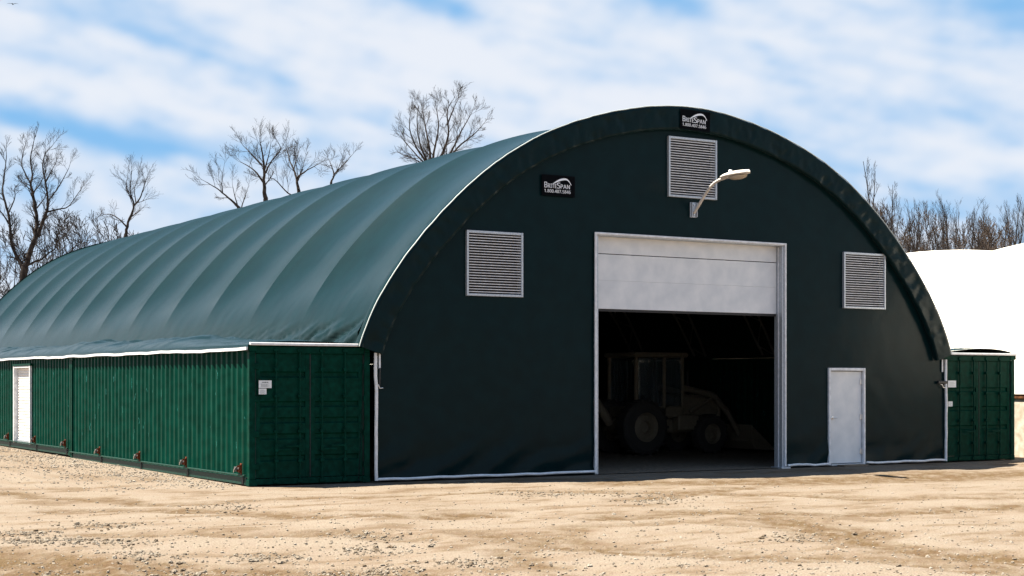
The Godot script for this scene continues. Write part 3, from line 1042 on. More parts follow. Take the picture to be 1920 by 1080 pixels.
func container_doors(d: Node3D, grooves: Array) -> void:
	var z := -0.055
	var m := MB.new()
	m.box(Vector3(0.121, CH - 0.15, -0.10), Vector3(CW - 0.121, CH - 0.02, -0.02), 0.008)
	obj("door_header", m, M.paint_plain, d)
	m = MB.new()
	m.box(Vector3(0.121, 0.02, -0.12), Vector3(CW - 0.121, 0.13, -0.02), 0.008)
	obj("door_sill", m, M.paint_plain, d)
	for k in 2:
		var a := 0.135 if k == 0 else CW * 0.5 + 0.008
		var b := CW * 0.5 - 0.008 if k == 0 else CW - 0.135
		# leaf pressed with horizontal channels
		var rows := [0.14]
		var ups := [0.0]
		for g in grooves:
			rows.append_array([g - 0.060, g - 0.035, g + 0.035, g + 0.060])
			ups.append_array([0.0, -0.034, -0.034, 0.0])
		rows.append(CH - 0.155); ups.append(0.0)
		m = MB.new()
		var xa := a + 0.09; var xb := b - 0.09
		for i in rows.size() - 1:
			m.quad(Vector3(xa, rows[i], z + ups[i]), Vector3(xb, rows[i], z + ups[i]), Vector3(xb, rows[i + 1], z + ups[i + 1]), Vector3(xa, rows[i + 1], z + ups[i + 1]), Vector3(0, 0.0, 1))
		# stiles
		m.box(Vector3(a, 0.14, z - 0.04), Vector3(xa, CH - 0.155, z + 0.006), 0.006)
		m.box(Vector3(xb, 0.14, z - 0.04), Vector3(b, CH - 0.155, z + 0.006), 0.006)
		m.quad(Vector3(xa, 0.14, z - 0.045), Vector3(xb, 0.14, z - 0.045), Vector3(xb, CH - 0.155, z - 0.045), Vector3(xa, CH - 0.155, z - 0.045), Vector3.FORWARD)
		var leaf := obj("door", m, M.paint_plain, d)
		# gasket round the leaf
		var g2 := MB.new()
		var ex := a - 0.012 if k == 0 else b
		g2.box(Vector3(ex, 0.14, z - 0.02), Vector3(ex + 0.012, CH - 0.155, z + 0.012))
		g2.box(Vector3(CW * 0.5 - 0.007 if k == 0 else CW * 0.5 + 0.0008, 0.14, z - 0.02), Vector3(CW * 0.5 - 0.0008 if k == 0 else CW * 0.5 + 0.007, CH - 0.155, z + 0.012))
		obj("gasket", g2, M.seal, leaf)
		# two locking bars with cams, keepers and a handle
		for q in 2:
			var x := lerpf(a, b, 0.36 + 0.44 * q) if k == 0 else lerpf(a, b, 0.20 + 0.44 * q)
			var bar := MB.new()
			bar.tube([Vector3(x, 0.05, -0.005), Vector3(x, CH - 0.05, -0.005)], [0.019, 0.019], 8)
			for y in [0.07, CH - 0.09]: bar.box(Vector3(x - 0.05, y - 0.03, -0.03), Vector3(x + 0.05, y + 0.03, 0.012), 0.006)
			for y in [0.45, 1.0, 1.65, 2.15]: bar.box(Vector3(x - 0.04, y - 0.03, -0.05), Vector3(x + 0.04, y + 0.03, 0.018), 0.006)
			obj("locking_bar", bar, M.paint_plain, leaf)
			var hd := MB.new()
			var dir := 1.0 if q == 0 else -1.0
			hd.obox(Vector3(x + dir * 0.14, 0.66 + 0.06 * q, 0.02), Vector3(0.15, 0, 0), Vector3(0, 0.018, 0), Vector3(0, 0, 0.008), 0.004)
			hd.box(Vector3(x - 0.03, 0.62, -0.01), Vector3(x + 0.03, 0.76, 0.03), 0.006)
			obj("locking_handle", hd, M.paint_plain, leaf)
		for y in [0.35, 0.95, 1.6, 2.2]:
			var hg := MB.new()
			var hx := a - 0.03 if k == 0 else b + 0.03
			hg.box(Vector3(hx - 0.03, y - 0.055, -0.05), Vector3(hx + 0.09 if k == 0 else hx + 0.03, y + 0.055, -0.008) if k == 0 else Vector3(hx + 0.03, y + 0.055, -0.008), 0.006)
			obj("hinge", hg, M.paint_plain, leaf)

func roller_door(d: Node3D, w: Array, xo: float, out: float) -> void:
	var r := Node3D.new()
	r.name = "roller_door"
	d.add_child(r)
	var a: float = w[0]; var b: float = w[1]
	var sl := MB.new()
	# a curved slat
	for i in 5:
		var t0 := i / 5.0; var t1 := (i + 1) / 5.0
		var x0 := sin(PI * t0) * 0.012 * out; var x1 := sin(PI * t1) * 0.012 * out
		sl.quad(Vector3(x0, t0 * 0.075, 0), Vector3(x0, t0 * 0.075, b - a + 0.14), Vector3(x1, t1 * 0.075, b - a + 0.14), Vector3(x1, t1 * 0.075, 0), Vector3(out, 0, 0))
	var mesh := sl.mesh()
	for i in 26:
		var o := obj("slat", mesh, M.roller, r)
		o.position = Vector3(xo - out * 0.10, 0.25 + i * 0.077, a - 0.07)
	for z in [a - 0.035, b + 0.035]:
		var m := MB.new()
		m.box(Vector3(xo - out * 0.13, 0.156, z - 0.034), Vector3(xo + out * 0.03, 2.30, z + 0.034), 0.005)
		obj("frame_post", m, M.trim, r)
	var m := MB.new()
	m.box(Vector3(xo - out * 0.13, 2.25, a - 0.071), Vector3(xo + out * 0.02, 2.298, b + 0.071), 0.005)
	obj("frame_head", m, M.trim, r)
	m = MB.new()
	m.box(Vector3(xo - out * 0.02, 2.302, a + 0.06), Vector3(xo + out * 0.035, 2.36, b - 0.06), 0.005)
	obj("drip_cap", m, M.paint_plain, r)
	m = MB.new()
	m.box(Vector3(xo - out * 0.12, 0.156, a - 0.071), Vector3(xo - out * 0.06, 0.248, b + 0.071), 0.005)
	obj("bottom_bar", m, M.galv, r)

func build_containers() -> void:
	var g := [0.50, 0.90, 1.20, 1.50, 2.05]
	container(0.0, 0.0, -1.0, "green shipping container with two paper notices on its doors, at the sunlit corner", {"doors": true, "grooves": g})
	container(0.0, -CL, -1.0, "green shipping container with a white roller door in its side", {"doorway": [-4.02, -5.92]})
	container(0.0, -2 * CL, -1.0, "green shipping container at the back end of the sunlit row", {})
	container(XR, 0.0, 1.0, "green shipping container with closed doors beside the white fabric building", {"doors": true, "grooves": [0.82, 1.28, 1.74]})
	container(XR, -CL, 1.0, "middle green shipping container of the row beside the white fabric building", {})
	container(XR, -2 * CL, 1.0, "rear green shipping container of the row beside the white fabric building", {})

# ---------------------------------------------------------------- white hall next door
func build_white_hall() -> void:
	var h := thing("white_fabric_building", Vector3(21.5, 0, -20), "cream white arched fabric building on a low wall, behind the dark green one", "building")
	var wy := 1.62
	var half := 10.5
	var top := 6.55
	var bay := 6.1
	var m := MB.new()
	m.box(Vector3(0.0, -0.1, -40), Vector3(0.2, wy - 0.12, 26.62), 0.01)
	obj("base_wall", m, M.concrete, h)
	m = MB.new()
	m.box(Vector3(2 * half - 0.2, -0.1, -40), Vector3(2 * half, wy - 0.12, 26.62), 0.01)
	obj("base_wall", m, M.concrete, h)
	m = MB.new()
	m.box(Vector3(-0.04, wy - 0.118, -40), Vector3(0.16, wy - 0.002, 26.62), 0.01)
	obj("sill_plank", m, M.timber, h)
	for b in 11:
		var z0 := 25.9 - b * bay + 0.8
		var z1 := z0 - bay
		var c := MB.new()
		var f := func(i: int, j: int) -> Vector3:
			var th := PI * (1.0 - i / 48.0)
			var t := j / 16.0
			var sag := 0.40 * (0.5 - 0.5 * cos(TAU * t)) * ss(0.15, 0.7, sin(th))
			var ct := signf(cos(th)) * pow(absf(cos(th)), 0.85)
			var st := pow(maxf(sin(th), 0.0), 0.9)
			return Vector3(half + (half + 0.06 - sag * 0.6) * ct, wy + (top - wy - sag) * st, lerpf(z0, z1, t))
		c.grid(49, 17, f, false)
		obj("roof_panel", c, M.white_fabric, h)
	for z in [26.65, -40.0]:
		m = MB.new()
		var P := func(i: int) -> Vector3:
			var th := PI * (1.0 - i / 48.0)
			return Vector3(half + half * signf(cos(th)) * pow(absf(cos(th)), 0.85), wy + (top - wy) * pow(maxf(sin(th), 0.0), 0.9), z)
		for i in 48:
			var a: Vector3 = P.call(i); var b: Vector3 = P.call(i + 1)
			m.quad(Vector3(a.x, -0.1, z), Vector3(b.x, -0.1, z), b, a, Vector3(0, 0, 1.0 if z > 0 else -1.0))
		obj("end_wall", m, M.white_fabric, h)

# ---------------------------------------------------------------- signs, notices, lamp
func text_fit(s: String, x0: float, x1: float, y0: float, y1: float, parent: Node, called := "lettering", bold := 0.6, shear := 0.0) -> void:
	var f := SystemFont.new()
	f.font_names = PackedStringArray(["Droid Sans"])
	var tm := TextMesh.new()
	tm.font = f
	tm.text = s
	tm.font_size = 64
	tm.pixel_size = 0.01
	tm.depth = 0.02
	tm.curve_step = 2.0
	var o := obj(called, tm, M.letter, parent)
	var bb := tm.get_aabb()
	var sx := (x1 - x0) / bb.size.x
	var sy := (y1 - y0) / bb.size.y
	o.transform = Transform3D(Basis(Vector3(sx, 0, 0), Vector3(shear * sy, sy, 0), Vector3(0, 0, 0.25)), Vector3(x0 - bb.position.x * sx, y0 - bb.position.y * sy, 0.012))

func sign_banner(where: Vector3, tilt: float, label: String) -> void:
	# 0.80 x 0.43 m, origin at its lower left corner
	var d := thing("sign_banner", where, label, "sign", "maker's signs on the hall")
	d.rotation.z = tilt
	var m := MB.new()
	m.box(Vector3(0, 0, 0), Vector3(0.80, 0.43, 0.008), 0.002)
	obj("board", m, M.banner, d)
	text_fit("B", 0.058, 0.128, 0.165, 0.280, d)
	text_fit("RITE", 0.142, 0.352, 0.165, 0.250, d)
	text_fit("S", 0.362, 0.442, 0.163, 0.282, d)
	text_fit("PAN", 0.452, 0.672, 0.165, 0.250, d)
	text_fit("1.800.407.5846", 0.058, 0.690, 0.068, 0.135, d)
	# swoosh over the name
	var sw := MB.new()
	var f := func(i: int, j: int) -> Vector3:
		var t := i / 32.0
		var x := 0.27 + 0.435 * t
		var y := 0.255 + 0.105 * sin(PI * 0.5 * minf(t / 0.68, 1.0))
		if t > 0.68: y = 0.36 - 0.115 * pow((t - 0.68) / 0.32, 2.2)
		var w := 0.004 + 0.013 * sin(PI * clampf(t * 1.05, 0.0, 1.0)) + 0.004
		var nrm := Vector2(-0.2, 1).normalized() if t < 0.68 else Vector2(0.5 * (t - 0.68) / 0.32, 1.0 - 0.5 * (t - 0.68) / 0.32).normalized()
		var o := (j - 0.5) * 2.0 * w
		return Vector3(x + nrm.x * o, y + nrm.y * o, 0.014)
	sw.grid(33, 2, f, false)
	obj("emblem", sw, M.letter, d)

func notice(where: Vector3, w: float, h: float, label: String, head: bool) -> void:
	var d := thing("paper_notice", where, label, "notice")
	var m := MB.new()
	m.box(Vector3(0, 0, 0), Vector3(w, h, 0.004))
	obj("sheet", m, M.paper, d)
	if head:
		m = MB.new()
		for q in [[0.24, 0.30], [0.34, 0.42], [0.44, 0.60], [0.63, 0.74]]:
			m.box(Vector3(w * q[0], h * 0.70, 0.0045), Vector3(w * q[1], h * 0.82, 0.006))
		obj("print", m, M.ink, d)
	var l := MB.new()
	var rows := 5 if head else 4
	for i in rows:
		var y := h * (0.15 + 0.48 * i / rows) if head else h * (0.18 + 0.7 * i / rows)
		l.box(Vector3(w * 0.16, y, 0.0045), Vector3(w * (0.84 if i % 2 == 0 else 0.7), y + 0.0035, 0.006))
	obj("print", l, M.ink, d)

func build_fittings() -> void:
	sign_banner(Vector3(6.26, 5.71, 0.045), 0.0, "black sign banner with white lettering on the wall cloth below the roof-edge band")
	sign_banner(Vector3(9.66, 7.335, 0.165), -0.03, "black sign banner with white lettering on the roof-edge band above the topmost louvre")
	notice(Vector3(0.17, 1.80, 0.02), 0.25, 0.14, "wide white paper notice with a bold heading on the sunlit corner container's door", true)
	notice(Vector3(0.17, 1.685, 0.02), 0.15, 0.105, "small white paper notice under the wide one, on the container door", false)
	notice(Vector3(XR + 0.09, 1.80, 0.02), 0.27, 0.165, "larger white paper notice on container doors beside the white fabric building", false)
	notice(Vector3(XR + 0.10, 1.34, 0.02), 0.14, 0.12, "small square white notice low on container doors beside the white fabric building", false)
	# cobra-head lamp on a curved arm
	var d := thing("wall_lamp", Vector3(10.12, 5.47, 0.04), "pale cobra-head lamp on a curved arm above the overhead door", "lamp")
	var m := MB.new()
	m.box(Vector3(-0.085, 0.0, -0.03), Vector3(0.085, 0.33, 0.0), 0.006)
	m.box(Vector3(-0.075, 0.01, 0.0), Vector3(-0.060, 0.32, 0.05), 0.003)
	m.box(Vector3(0.060, 0.01, 0.0), Vector3(0.075, 0.32, 0.05), 0.003)
	obj("wall_plate", m, M.galv, d)
	m = MB.new()
	for y in [0.06, 0.27]: m.tube([Vector3(0, y, 0), Vector3(0, y, 0.03)], [0.018, 0.018], 6)
	obj("bolt", m, M.steel, d)
	m = MB.new()
	var pts := [Vector3(0, 0.10, 0.02), Vector3(0, 0.17, 0.10), Vector3(0, 0.33, 0.27), Vector3(0, 0.46, 0.41), Vector3(0, 0.58, 0.56), Vector3(0, 0.665, 0.72), Vector3(0, 0.715, 0.90), Vector3(0, 0.735, 1.10)]
	m.tube(pts, [0.032, 0.032, 0.032, 0.032, 0.032, 0.032, 0.032, 0.032], 10)
	obj("arm", m, M.lamp_grey, d)
	m = MB.new()
	# head: flattened teardrop housing
	var fh := func(i: int, j: int) -> Vector3:
		var t := i / 20.0
		var a := TAU * j / 24.0
		var w := 0.055 + 0.115 * sin(PI * clampf(pow(t, 0.75), 0.0, 1.0)) * (1.0 if t < 0.97 else 0.6) - 0.05 * ss(0.9, 1.0, t)
		if t >= 1.0: w = 0.004
		var up := 0.045 + 0.035 * sin(PI * t)
		var lo := 0.03 + 0.012 * sin(PI * t)
		if t >= 1.0:
			up = 0.002
			lo = 0.002
		return Vector3(cos(a) * w, 0.745 + 0.025 * t + (sin(a) * (up if sin(a) > 0 else lo)), 0.98 + 0.92 * t)
	m.grid(21, 25, fh, true)
	var hd := obj("head", m, M.lamp_grey, d)
	m = MB.new()
	var fl := func(i: int, j: int) -> Vector3:
		var r := i / 8.0
		var a := TAU * j / 20.0
		return Vector3(cos(a) * 0.135 * r, 0.722 - 0.075 * sqrt(maxf(0.0, 1.0 - r * r)), 1.50 + sin(a) * 0.27 * r)
	m.grid(9, 21, fl, false)
	obj("lens", m, M.lens, hd)
	m = MB.new()
	m.lathe(Vector3(0, 0.815, 1.26), Vector3.UP, [[0.0, -0.03], [0.04, -0.03], [0.04, 0.055], [0.032, 0.065], [0.0, 0.066]], 14)
	obj("photocell", m, M.door_white, hd)

# ---------------------------------------------------------------- loader parked inside
func wheel(d: Node3D, p: Vector3, r: float, w: float) -> void:
	var m := MB.new()
	m.lathe(p, Vector3.BACK, [[r * 0.55, -w * 0.5], [r * 0.86, -w * 0.5], [r, -w * 0.36], [r, w * 0.36], [r * 0.86, w * 0.5], [r * 0.55, w * 0.5]], 26)
	for k in 18:
		var a := TAU * k / 18.0
		m.obox(p + Vector3(cos(a), sin(a), 0) * r, Vector3(cos(a), sin(a), 0) * 0.03, Vector3(-sin(a), cos(a), 0.0) * 0.035, Vector3(0, 0, w * 0.46))
	var t := obj("wheel", m, M.tyre, d)
	m = MB.new()
	m.lathe(p, Vector3.BACK, [[r * 0.56, -w * 0.42], [r * 0.50, -w * 0.1], [0.0, -w * 0.1]], 22)
	m.lathe(p, Vector3.BACK, [[0.0, w * 0.1], [r * 0.22, w * 0.1], [r * 0.25, w * 0.3], [r * 0.45, w * 0.2], [r * 0.56, w * 0.42]], 22)
	obj("rim", m, M.tractor, t)

func build_tractor() -> void:
	var d := thing("backhoe_loader", Vector3(14.5, lift(-7.0) + 0.005, -7.0), "dusty backhoe loader parked in the dark just inside the open overhead door", "tractor")
	for s in [-0.75, 0.75]:
		wheel(d, Vector3(-1.25, 0.72, s), 0.70, 0.42)
		wheel(d, Vector3(0.95, 0.52, s), 0.50, 0.32)
	var m := MB.new()
	m.box(Vector3(-1.7, 0.55, -0.42), Vector3(1.5, 0.95, 0.42), 0.05)
	obj("chassis", m, M.tractor, d)
	m = MB.new()
	m.obox(Vector3(0.85, 1.25, 0), Vector3(0.75, -0.04, 0), Vector3(0.02, 0.30, 0), Vector3(0, 0, 0.38), 0.08)
	m.box(Vector3(1.56, 0.75, -0.36), Vector3(1.66, 1.45, 0.36), 0.03)
	obj("hood", m, M.tractor, d)
	m = MB.new()
	m.box(Vector3(-0.05, 0.62, 0.44), Vector3(0.62, 1.02, 0.74), 0.03)
	obj("tool_box", m, M.tractor, d)
	m = MB.new()
	for x in [-1.35, -0.45, 0.15]:
		for z in [-0.62, 0.62]: m.box(Vector3(x - 0.04, 0.95, z - 0.04), Vector3(x + 0.04, 2.55, z + 0.04), 0.01)
	m.box(Vector3(-1.39, 0.96, -0.66), Vector3(0.19, 1.25, 0.66), 0.03)
	obj("cab_frame", m, M.tractor, d)
	m = MB.new()
	m.box(Vector3(-1.48, 2.552, -0.72), Vector3(0.30, 2.68, 0.72), 0.04)
	obj("cab_roof", m, M.tractor, d)
	for z in [-0.62, 0.62]:
		m = MB.new()
		m.box(Vector3(-1.30, 1.27, z - 0.004), Vector3(-0.50, 2.54, z + 0.004))
		m.box(Vector3(-0.40, 1.27, z - 0.004), Vector3(0.10, 2.54, z + 0.004))
		obj("cab_window", m, M.glass, d)
	m = MB.new()
	m.tube([Vector3(0.95, 1.5, -0.2), Vector3(0.95, 2.2, -0.2)], [0.04, 0.035], 8)
	obj("exhaust", m, M.black, d)
	for z in [-0.5, 0.5]:
		m = MB.new()
		m.tube([Vector3(0.22, 1.75, z), Vector3(1.25, 1.55, z), Vector3(1.75, 1.1, z), Vector3(2.2, 0.42, z)], [0.09, 0.10, 0.09, 0.08], 6)
		m.tube([Vector3(0.5, 1.1, z), Vector3(1.3, 1.5, z)], [0.05, 0.04], 6)
		obj("loader_arm", m, M.tractor, d)
	m = MB.new()
	var bp := [Vector2(2.15, 0.75), Vector2(2.12, 0.3), Vector2(2.3, 0.08), Vector2(3.0, 0.05)]
	for i in 3:
		m.quad(Vector3(bp[i].x, bp[i].y, -1.05), Vector3(bp[i + 1].x, bp[i + 1].y, -1.05), Vector3(bp[i + 1].x, bp[i + 1].y, 1.05), Vector3(bp[i].x, bp[i].y, 1.05), Vector3(1, 1, 0))
	for z in [-1.05, 1.05]:
		m.quad(Vector3(2.15, 0.75, z), Vector3(2.12, 0.3, z), Vector3(2.3, 0.08, z), Vector3(3.0, 0.05, z), Vector3(0, 0, signf(z)))
	obj("bucket", m, M.tractor, d)
	m = MB.new()
	m.tube([Vector3(-1.75, 0.8, 0), Vector3(-2.3, 1.5, 0), Vector3(-2.75, 2.25, 0)], [0.14, 0.13, 0.09], 6)
	m.tube([Vector3(-2.75, 2.25, 0), Vector3(-2.95, 1.6, 0), Vector3(-2.85, 0.75, 0)], [0.10, 0.09, 0.07], 6)
	obj("backhoe_boom", m, M.tractor, d)
	m = MB.new()
	m.lathe(Vector3(-2.72, 0.55, -0.3), Vector3.BACK, [[0.0, 0.0], [0.30, 0.0], [0.30, 0.6], [0.0, 0.6]], 10)
	obj("backhoe_bucket", m, M.black, d)

# ---------------------------------------------------------------- trees
func rand_dir(r: RandomNumberGenerator) -> Vector3:
	return Vector3(r.randfn(0, 1), r.randfn(0, 1), r.randfn(0, 1)).normalized()

func grow(m: MB, r: RandomNumberGenerator, p: Vector3, dir: Vector3, length: float, rad: float, level: int, K: Dictionary) -> void:
	var segs: int = 5 if level <= 1 else (4 if level == 2 else 3)
	var pts := [p]
	var rs := [rad]
	var d := dir
	for i in segs:
		d = (d + rand_dir(r) * K.wiggle + Vector3.UP * K.rise).normalized()
		p += d * length / segs
		pts.append(p)
		rs.append(maxf(rad * (1.0 - 0.78 * (i + 1.0) / segs), K.thin))
	m.tube(pts, rs, 5 if level <= 1 else 3, false)
	if level >= K.levels: return
	var kids: int = K.kids[mini(level, K.kids.size() - 1)]
	for k in kids:
		var f := 0.18 + 0.82 * (k + r.randf()) / kids
		var q := f * segs
		var i := clampi(int(q), 0, segs - 1)
		var o: Vector3 = pts[i].lerp(pts[i + 1], q - i)
		var ax: Vector3 = (pts[i + 1] - pts[i]).normalized()
		var side := (rand_dir(r)).cross(ax).normalized()
		var nd = (ax * K.along + side * K.out * r.randf_range(0.7, 1.3)).normalized()
		grow(m, r, o, nd, length * K.shrink * r.randf_range(0.7, 1.15) * (1.1 - 0.45 * f), maxf(lerpf(rs[i], rs[i + 1], q - i) * 0.62, K.thin), level + 1, K)

func limb(m: MB, tw: MB, r: RandomNumberGenerator, D: float, path: Array, r0: float, r1: float, K: Dictionary, twig: float, density: float) -> void:
	# a limb whose run was read off the photograph, at its tree's own distance, bending freely in depth
	var pts := []; var rs := []
	var off := r.randf_range(-0.6, 0.6)
	var sway := r.randf_range(-1.6, 1.6)
	var n := path.size()
	for i in n:
		var t := float(i) / maxi(n - 1, 1)
		pts.append(at(path[i].x, path[i].y, D + sway * t * t + off * t))
		rs.append(lerpf(r0, r1, pow(t, 0.7)) * 0.62)
	# smooth the run
	var sp := []; var sr := []
	for i in n - 1:
		var a: Vector3 = pts[maxi(i - 1, 0)]; var b: Vector3 = pts[i]; var c: Vector3 = pts[i + 1]; var e: Vector3 = pts[mini(i + 2, n - 1)]
		for k in 4:
			var t := k / 4.0
			sp.append(b.cubic_interpolate(c, a, e, t) + rand_dir(r) * rs[i] * 0.25); sr.append(lerpf(rs[i], rs[i + 1], t))
	sp.append(pts[n - 1]); sr.append(rs[n - 1])
	m.tube(sp, sr, 7, false)
	var total := 0.0
	for i in sp.size() - 1: total += sp[i].distance_to(sp[i + 1])
	var count := int(total * density)
	for k in count:
		var f := 0.12 + 0.88 * (k + r.randf()) / count
		var q := f * (sp.size() - 1)
		var i := clampi(int(q), 0, sp.size() - 2)
		var o: Vector3 = sp[i].lerp(sp[i + 1], q - i)
		var ax: Vector3 = (sp[i + 1] - sp[i]).normalized()
		var side := rand_dir(r).cross(ax).normalized()
		grow(tw, r, o, (ax * 0.75 + side * r.randf_range(0.5, 0.95)).normalized(), twig * r.randf_range(0.55, 1.15) * (1.1 - 0.35 * f), maxf(lerpf(sr[i], sr[i + 1], q - i) * 0.5, K.thin * 1.3), 2, K)
	# the tip goes on
	grow(tw, r, sp[sp.size() - 1], (sp[sp.size() - 1] - sp[sp.size() - 2]).normalized(), twig * 0.9, rs[n - 1], 2, K)

func read_tree(called: String, label: String, D: float, foot: Vector2, trunk: Array, limbs: Array, r0: float, sd: int, twig := 2.4, density := 2.0) -> void:
	var r := RandomNumberGenerator.new()
	r.seed = sd
	twig *= 0.72
	density *= 1.2
	var K := {"wiggle": 0.15, "rise": 0.10, "thin": 0.0055, "levels": 4, "kids": [5, 5, 6, 5], "along": 0.95, "out": 0.6, "shrink": 0.66}
	var base := at(foot.x, foot.y, D)
	base.y = -0.15
	var d := thing(called, Vector3.ZERO, label, "tree", "bare trees behind the hall")
	var m := MB.new()
	var tw := MB.new()
	var p0 := at(trunk[0].x, trunk[0].y, D)
	var pts := [Vector3(base.x, base.y, base.z), base.lerp(p0, 0.33) + rand_dir(r) * 0.1, base.lerp(p0, 0.66) + rand_dir(r) * 0.1]
	r0 *= 0.60
	var rs := [r0 * 1.7, r0 * 1.35, r0 * 1.15]
	for q in trunk:
		pts.append(at(q.x, q.y, D)); rs.append(r0)
	m.tube(pts, rs, 9, false)
	for l in limbs: limb(m, tw, r, D, l.p, l.a, l.b, K, twig * l.get("t", 1.0), density)
	obj("trunk", m, M.bark, d)
	obj("crown", tw, M.bark, d)

func V(a: Array) -> Array:
	var o := []
	for i in range(0, a.size(), 2): o.append(Vector2(a[i], a[i + 1]))
	return o

func wild_tree(sd: int, h: float, K: Dictionary, stems := 1) -> Array:
	# returns [trunk mesh, crown mesh]
	var r := RandomNumberGenerator.new()
	r.seed = sd
	var m := MB.new(); var tw := MB.new()
	for s in stems:
		var lean := Vector3(r.randfn(0, 0.07), 1, r.randfn(0, 0.07)) if stems == 1 else Vector3(r.randfn(0, 0.25), 1, r.randfn(0, 0.25))
		var p := Vector3(r.randfn(0, 0.1), -0.1, r.randfn(0, 0.1))
		var pts := [p]; var rs := [h * 0.0095]
		var dd := lean.normalized()
		for i in 10:
			dd = (dd + rand_dir(r) * 0.07 + Vector3.UP * 0.05).normalized()
			p += dd * h / 10.0
			pts.append(p); rs.append(maxf(h * 0.0095 * (1.0 - 0.09 * (i + 1)), 0.012))
		m.tube(pts, rs, 6, false)
		for k in K.first:
			var f: float = lerpf(K.from, 0.98, (k + r.randf()) / K.first)
			var i := clampi(int(f * 10), 0, 9)
			var o: Vector3 = pts[i].lerp(pts[i + 1], f * 10 - i)
			var a := r.randf() * TAU
			var nd := Vector3(cos(a) * K.spread, 1.0, sin(a) * K.spread).normalized()
			grow(tw, r, o, nd, h * K.size * (1.15 - 0.75 * f), rs[i] * 0.5, 1, K)
	return [m.mesh(), tw.mesh()]

